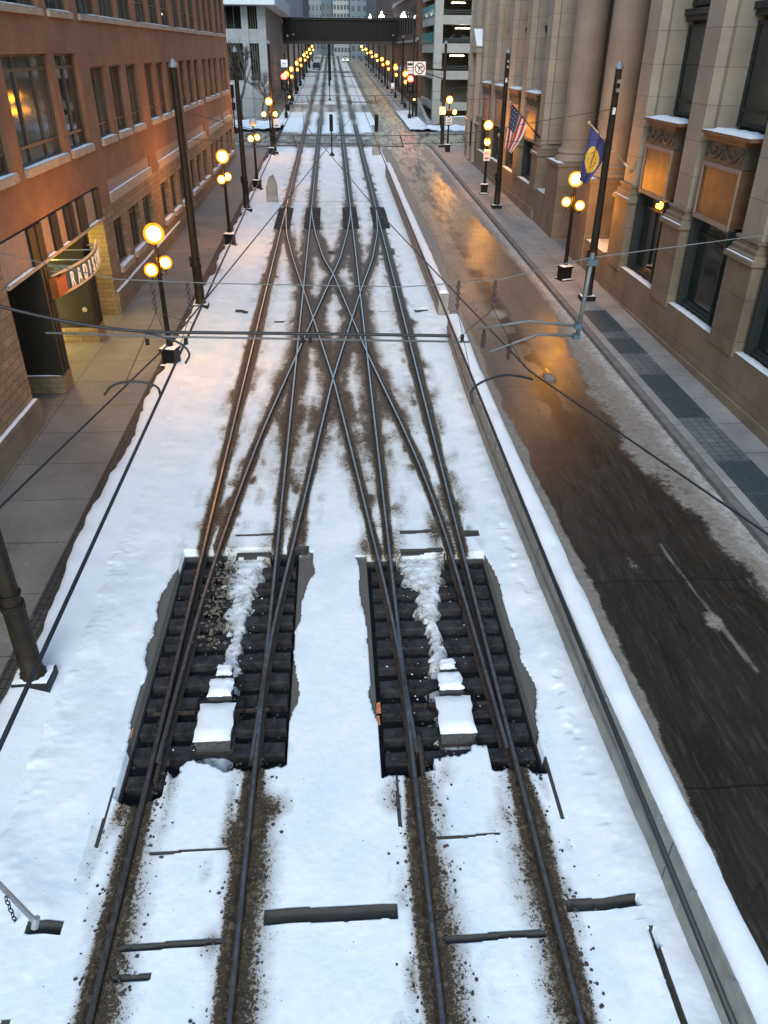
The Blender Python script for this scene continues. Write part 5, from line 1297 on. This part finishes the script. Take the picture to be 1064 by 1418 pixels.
# garage
gX, gY = 10.95, 94
bG = empty('parking_garage', (20, gY, g(gY)), 'open concrete parking garage with lit decks past the crossing street, right', 'parking garage')
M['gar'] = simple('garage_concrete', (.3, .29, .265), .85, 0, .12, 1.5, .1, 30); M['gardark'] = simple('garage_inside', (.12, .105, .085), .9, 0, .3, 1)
gy_block(bG, 'corner_column', gX-.1, gX+.75, gY-.2, gY+.7, 1.8, 22, M['gar'])
for (z0, z1) in ((3.1, 3.9), (6.05, 6.86), (8.5, 9.36), (11.05, 11.86), (13.5, 14.3), (16, 16.8), (18.5, 19.4)):
    gy_block(bG, 'spandrel', gX+.75, 40, gY, gY+.35, z0, z1, M['gar'])
    gy_block(bG, 'deck', gX+.4, 40, gY+.35, 108, z0+.05, z0+.3, M['gardark'])
    mb = MB(); mb.box(gX+.75, 40, gY+.02, gY+.08, z1+.18, z1+.26); mb.box(gX+.75, 40, gY+.02, gY+.08, z1+.38, z1+.46)
    for x in np.arange(gX+1.5, 30, 2.2): mb.box(x-.04, x+.04, gY+.02, gY+.1, z1, z1+.46)
    mb.build('railing', M['gframe'], bG)
    mb = MB(); mb.box(gX+.05, gX+.25, gY+.7, 108, z0, z1); mb.build('side_spandrel', M['gar'], bG)
gy_block(bG, 'back_wall', gX+.3, 40, 107.6, 108, 1.8, 20, M['gardark'])
gy_block(bG, 'ground_wall', gX+.75, 40, gY+2.5, gY+2.8, 1.8, 6.05, M['gardark'])
for x in (14.8, 18.9, 24): gy_block(bG, 'inner_column', x, x+.5, gY+1.0, gY+1.5, 3.9, 18, M['gar'])
M['tealglass'] = simple('teal_glass', (.05, .25, .24), .2, 0, .3, 2)
for z in (9.4, 11.9, 14.3): gy_block(bG, 'glass_rail', gX-.05, gX+.03, gY+.8, 108, z, z+1.0, M['tealglass'])
for (x, y, z) in ((14.2, 97, 10.75), (19, 97, 10.75), (14.2, 101, 13.2), (13.8, 97.5, 8.2), (14.5, 98, 5.8)):
    mb = MB(); mb.box(x-.75, x+.75, y-.12, y+.12, z, z+.07); mb.build('tube_lamp', M['white_em'], bG)
bB = empty('brown_brick_building', (14, 118, g(118)), 'tall dark brown brick building beside the far bridge, right', 'building')
M['brownbrick'] = masonry('brown_brick', (.14, .065, .045), (.11, .05, .036), (.1, .07, .06), .6, .2, .02, var=.2, bmp=.1)
gy_block(bB, 'wall', 10.45, 34, 109, 150, 2, 26, M['brownbrick'])
mb = MB(); mb.box(10.3, 10.45, 109, 150, 9.6, 9.85); mb.box(10.25, 10.45, 109, 150, 14.6, 15); mb.build('string_course', M['gar'], bB)
for y in np.arange(111, 149, 4.2):
    for z in (4, 10.6):
        mb = MB(); mb.box(10.40, 10.46, y, y+2.2, z, z+2.8); mb.build('window', M['glass'], bB)
# bridge (skyway)
bY = 140
sk = empty('skyway_bridge', (1.6, bY, g(bY)+6.5), 'dark enclosed pedestrian bridge spanning the street in the distance', 'bridge')
gy_block(sk, 'deck', -7.25, 10.4, bY, bY+4, 9.5, 9.9, M['signblack']); 
M['skyglass'] = simple('bridge_glass', (.008, .009, .008), .6, spec=.2)
gy_block(sk, 'glazing', -7.2, 10.35, bY+.1, bY+3.9, 9.9, 12.6, M['skyglass'])
gy_block(sk, 'roof', -7.3, 10.45, bY-.1, bY+4.1, 12.6, 12.95, M['black'])
mb = MB()
for x in np.arange(-5, 10.3, 2.55): mb.box(x-.05, x+.05, bY+.03, bY+.1, 9.9, 12.6)
mb.build('mullion', M['black'], sk)
mb = MB(); snowstrip(mb, -7.2, 10.3, bY-.05, bY+3.9, 12.95, .05, 10); mb.build('snow', M['snow'], sk)
# street walls beyond the bridge, and far towers
def tower(x0, x1, y, depth, z1, c, label, cols, rows, wz=0, glassc=(.08, .1, .12), frac=.55):
    t = empty('tower', ((x0+x1)/2, y, g(y)), label, 'building', None)
    mt = simple('tower_wall', c, .8, 0, .08, .05); gm = simple('tower_glass', glassc, .3, 0, .3, .2)
    gy_block(t, 'wall', x0, x1, y, y+depth, 0, z1, mt)
    wm = MB(); W = (x1-x0)/cols
    Hh = (z1-6)/rows
    for i in range(cols):
        for j in range(rows): wm.box(x0+W*(i+.5-frac/2), x0+W*(i+.5+frac/2), y-.06, y, 5+Hh*j+Hh*.25, 5+Hh*j+Hh*.8)
    o = wm.build('window_rows', gm, t); o['kind'] = 'stuff'
    return t
tower(-18, -6.8, 145, 90, 30, (.3, .33, .36), 'pale blue-grey block behind the left end of the far bridge', 5, 6)
tower(-10.5, -2.5, 330, 30, 60, (.33, .37, .4), 'wide pale tower rising behind the far bridge, left of centre', 6, 18, frac=.3)
tower(-2.8, 1.5, 320, 30, 60, (.14, .2, .24), 'narrow dark blue tower behind the middle of the far bridge', 3, 18)
tower(1.2, 6.9, 310, 30, 60, (.42, .45, .46), 'white gridded tower behind the middle of the far bridge', 5, 22, frac=.7)
tower(6.5, 12, 290, 30, 60, (.2, .27, .32), 'blue-grey tower right of the white gridded tower', 3, 20)
tower(11, 24, 300, 30, 42, (.4, .42, .43), 'pale distant tower behind the right end of the far bridge', 5, 14)
tower(10.8, 24, 152, 60, 24, (.16, .12, .1), 'brown block on the right side of the street beyond the bridge', 5, 6)
tower(11.5, 30, 215, 80, 40, (.2, .2, .2), 'grey block far up the right side of the street', 5, 8)
tower(-26, -7.2, 240, 80, 30, (.22, .2, .19), 'dark block far up the left side of the street', 5, 8)
tower(-60, 60, 520, 10, 18, (.25, .27, .29), 'low grey skyline closing the far end of the street', 30, 4)
def pendant(x, y, z, label):
    t = empty('hanging_lamp', (x, y, z), label, 'lamp', 'white lamps hung over the far street'); mb = MB(); mb.lathe([(.5, -.35), (.12, .1), (.05, .4)], (x, y, z), 10); mb.build('lamp_shade', M['white_em'], t)
    mb = MB(); mb.tube([(x, y, z+.4), (x+5, y, z+.4)], .05, 5); mb.tube([(x+5, y, g(y)), (x+5, y, z+.6)], .12, 6); mb.build('arm', M['black'], t)
pendant(6.6, 150, 13.3, 'white arm lamp glowing above the bridge, left one'); pendant(8.6, 152, 13.8, 'white arm lamp glowing above the bridge, right one')
# cars
def car(x, y, z, label, paint, rz=0, lights=True):
    t = empty('parked_car', (x, y, z), label, 'car')
    def B(name, fn, mat, par=t, **kw):
        mb = MB(); fn(mb); return mb.build(name, mat, par, world=False, **kw)
    pr_ = [(-2.1, .3), (-2.15, .75), (-1.9, .95), (-1.35, 1.02), (-.75, 1.42), (.75, 1.45), (1.5, 1.0), (2.1, .85), (2.2, .5), (2.15, .3)]
    def body(mb):
        n = len(pr_)
        for s in (-1, 1):
            for (a, c) in pr_:
                w_ = .88 if c < 1.1 else .7
                mb.v.append((s*w_, a, c))
        mb.f.append(tuple(range(n))); mb.m.append(0); mb.f.append(tuple(reversed(range(n, 2*n)))); mb.m.append(0)
        for j in range(n): mb.f.append((j, (j+1) % n, n+(j+1) % n, n+j)); mb.m.append(0)
    B('body', body, paint)
    B('windscreen', lambda m: (m.quad((-.66, -1.25, 1.08), (.66, -1.25, 1.08), (.62, -.8, 1.4), (-.62, -.8, 1.4))), M['glass'])
    B('side_window', lambda m: (m.quad((-.86, -.9, 1.06), (-.86, 1.1, 1.06), (-.73, .7, 1.38), (-.73, -.65, 1.38)),), M['glass'])
    for sx in (-1, 1):
        for yy in (-1.35, 1.35):
            m = MB(); m.tube([(sx*.72, yy, .33), (sx*.9, yy, .33)], .33, 14); wh = m.build('wheel', M['black'], t, world=False)
            m = MB(); m.tube([(sx*.9, yy, .33), (sx*.905, yy, .33)], .18, 10); m.build('rim', M['galv'], wh, world=False)
        if lights: B('headlight', lambda m: m.sphere((sx*.65, -2.15, .62), .1, nu=8, nv=6), M['white_em'])
    t.rotation_euler = (0, 0, rz); return t
paintd = simple('car_dark', (.02, .02, .022), .3, 0, .1); paintw = simple('car_white', (.5, .5, .5), .4, 0, .1)
car(14.0, 96.3, 8.8, 'dark car parked on a lit deck of the garage', paintd, R_(90), False)
car(4.2, 262, g(262), 'small white car driving towards the viewer under the far bridge', paintw)
car(-3.5, 215, g(215), 'dark car waiting on the left side beneath the far bridge', paintd, 0, False)

# ------------------------------------------------------------------ bare trees
def tree(x, y, h, label, seed, spread=1.0, lev=6, brown=False, nm='bare_tree'):
    rd = random.Random(seed); z = g(y)
    t = empty(nm, (x, y, z), label, 'tree' if 'tree' in nm else 'shrub')
    tr = MB(); cr = MB()
    def br(p, d, l, r, n):
        r = max(r, .013)
        q = p+d*l; mid = p.lerp(q, .5)+Vector((rd.uniform(-.04, .04), rd.uniform(-.04, .04), 0))*l
        (tr if n > lev-2 else cr).tube([p, mid, q], [r, r*.85, r*.68], 5 if n > lev-2 else 4, caps=False)
        if n == 0: return
        for i in range(rd.choice((2, 3, 3))):
            a = rd.uniform(0, 2*math.pi); dev = rd.uniform(.3, .75)*spread
            nd = (d+Vector((math.cos(a)*dev, math.sin(a)*dev, rd.uniform(-.1, .25)))).normalized()
            br(q, nd, l*rd.uniform(.66, .84), r*.62, n-1)
    br(Vector((x, y, z)), Vector((0, 0, 1)), h*.26, h*.026, lev)
    tr.build('trunk', M['bark'], t, smooth=True); cr.build('crown', M['bark' if not brown else 'twig'], t)
M['twig'] = simple('twigs', (.11, .06, .05), .9, 0, .2, 4)
tree(-9.6, 93, 8.0, 'leafless tree in front of the pale building past the crossing street', 3)
tree(-12.5, 98, 6.5, 'smaller leafless tree farther left, partly behind the brick building', 5)
tree(-7.6, 96, 4.6, 'low round brown twiggy shrub beside the left corner street lamp', 9, 1.25, 6, True, 'twiggy_shrub')
tree(-7.3, 100, 5.2, 'thin leafless sapling against the darker side wall of the pale building', 12)
# low planters and snow piles beyond the crossing
t = empty('concrete_planter', (10.2, 88, g(88)), 'low concrete planter wall heaped with snow at the far right corner', 'planter')
mb = MB(); mb.box(11.6, 30, 90.5, 91.3, g(90)-.2, g(90)+.75); mb.build('wall', M['gar'], t); mb = MB(); snowstrip(mb, 11.6, 30, 90.5, 91.3, g(90)+.75, .14, 30); mb.build('snow', M['snow'], t)
t = empty('ramp_wall', (9.6, 96, g(96)), 'slanting grey ramp wall beside the far right traffic signal', 'wall')
mb = MB(); mb.poly([(10.0, 90.5, 1.9), (10.0, 104, 2.2), (10.0, 104, 3.9), (10.0, 90.5, 2.1)]); mb.box(10.0, 10.4, 90.5, 104, 1.8, 2.1); mb.poly([(10.0, 90.5, 2.1), (10.0, 104, 3.9), (10.35, 104, 3.9), (10.35, 90.5, 2.1)][::-1]); mb.build('wall', M['gar'], t)
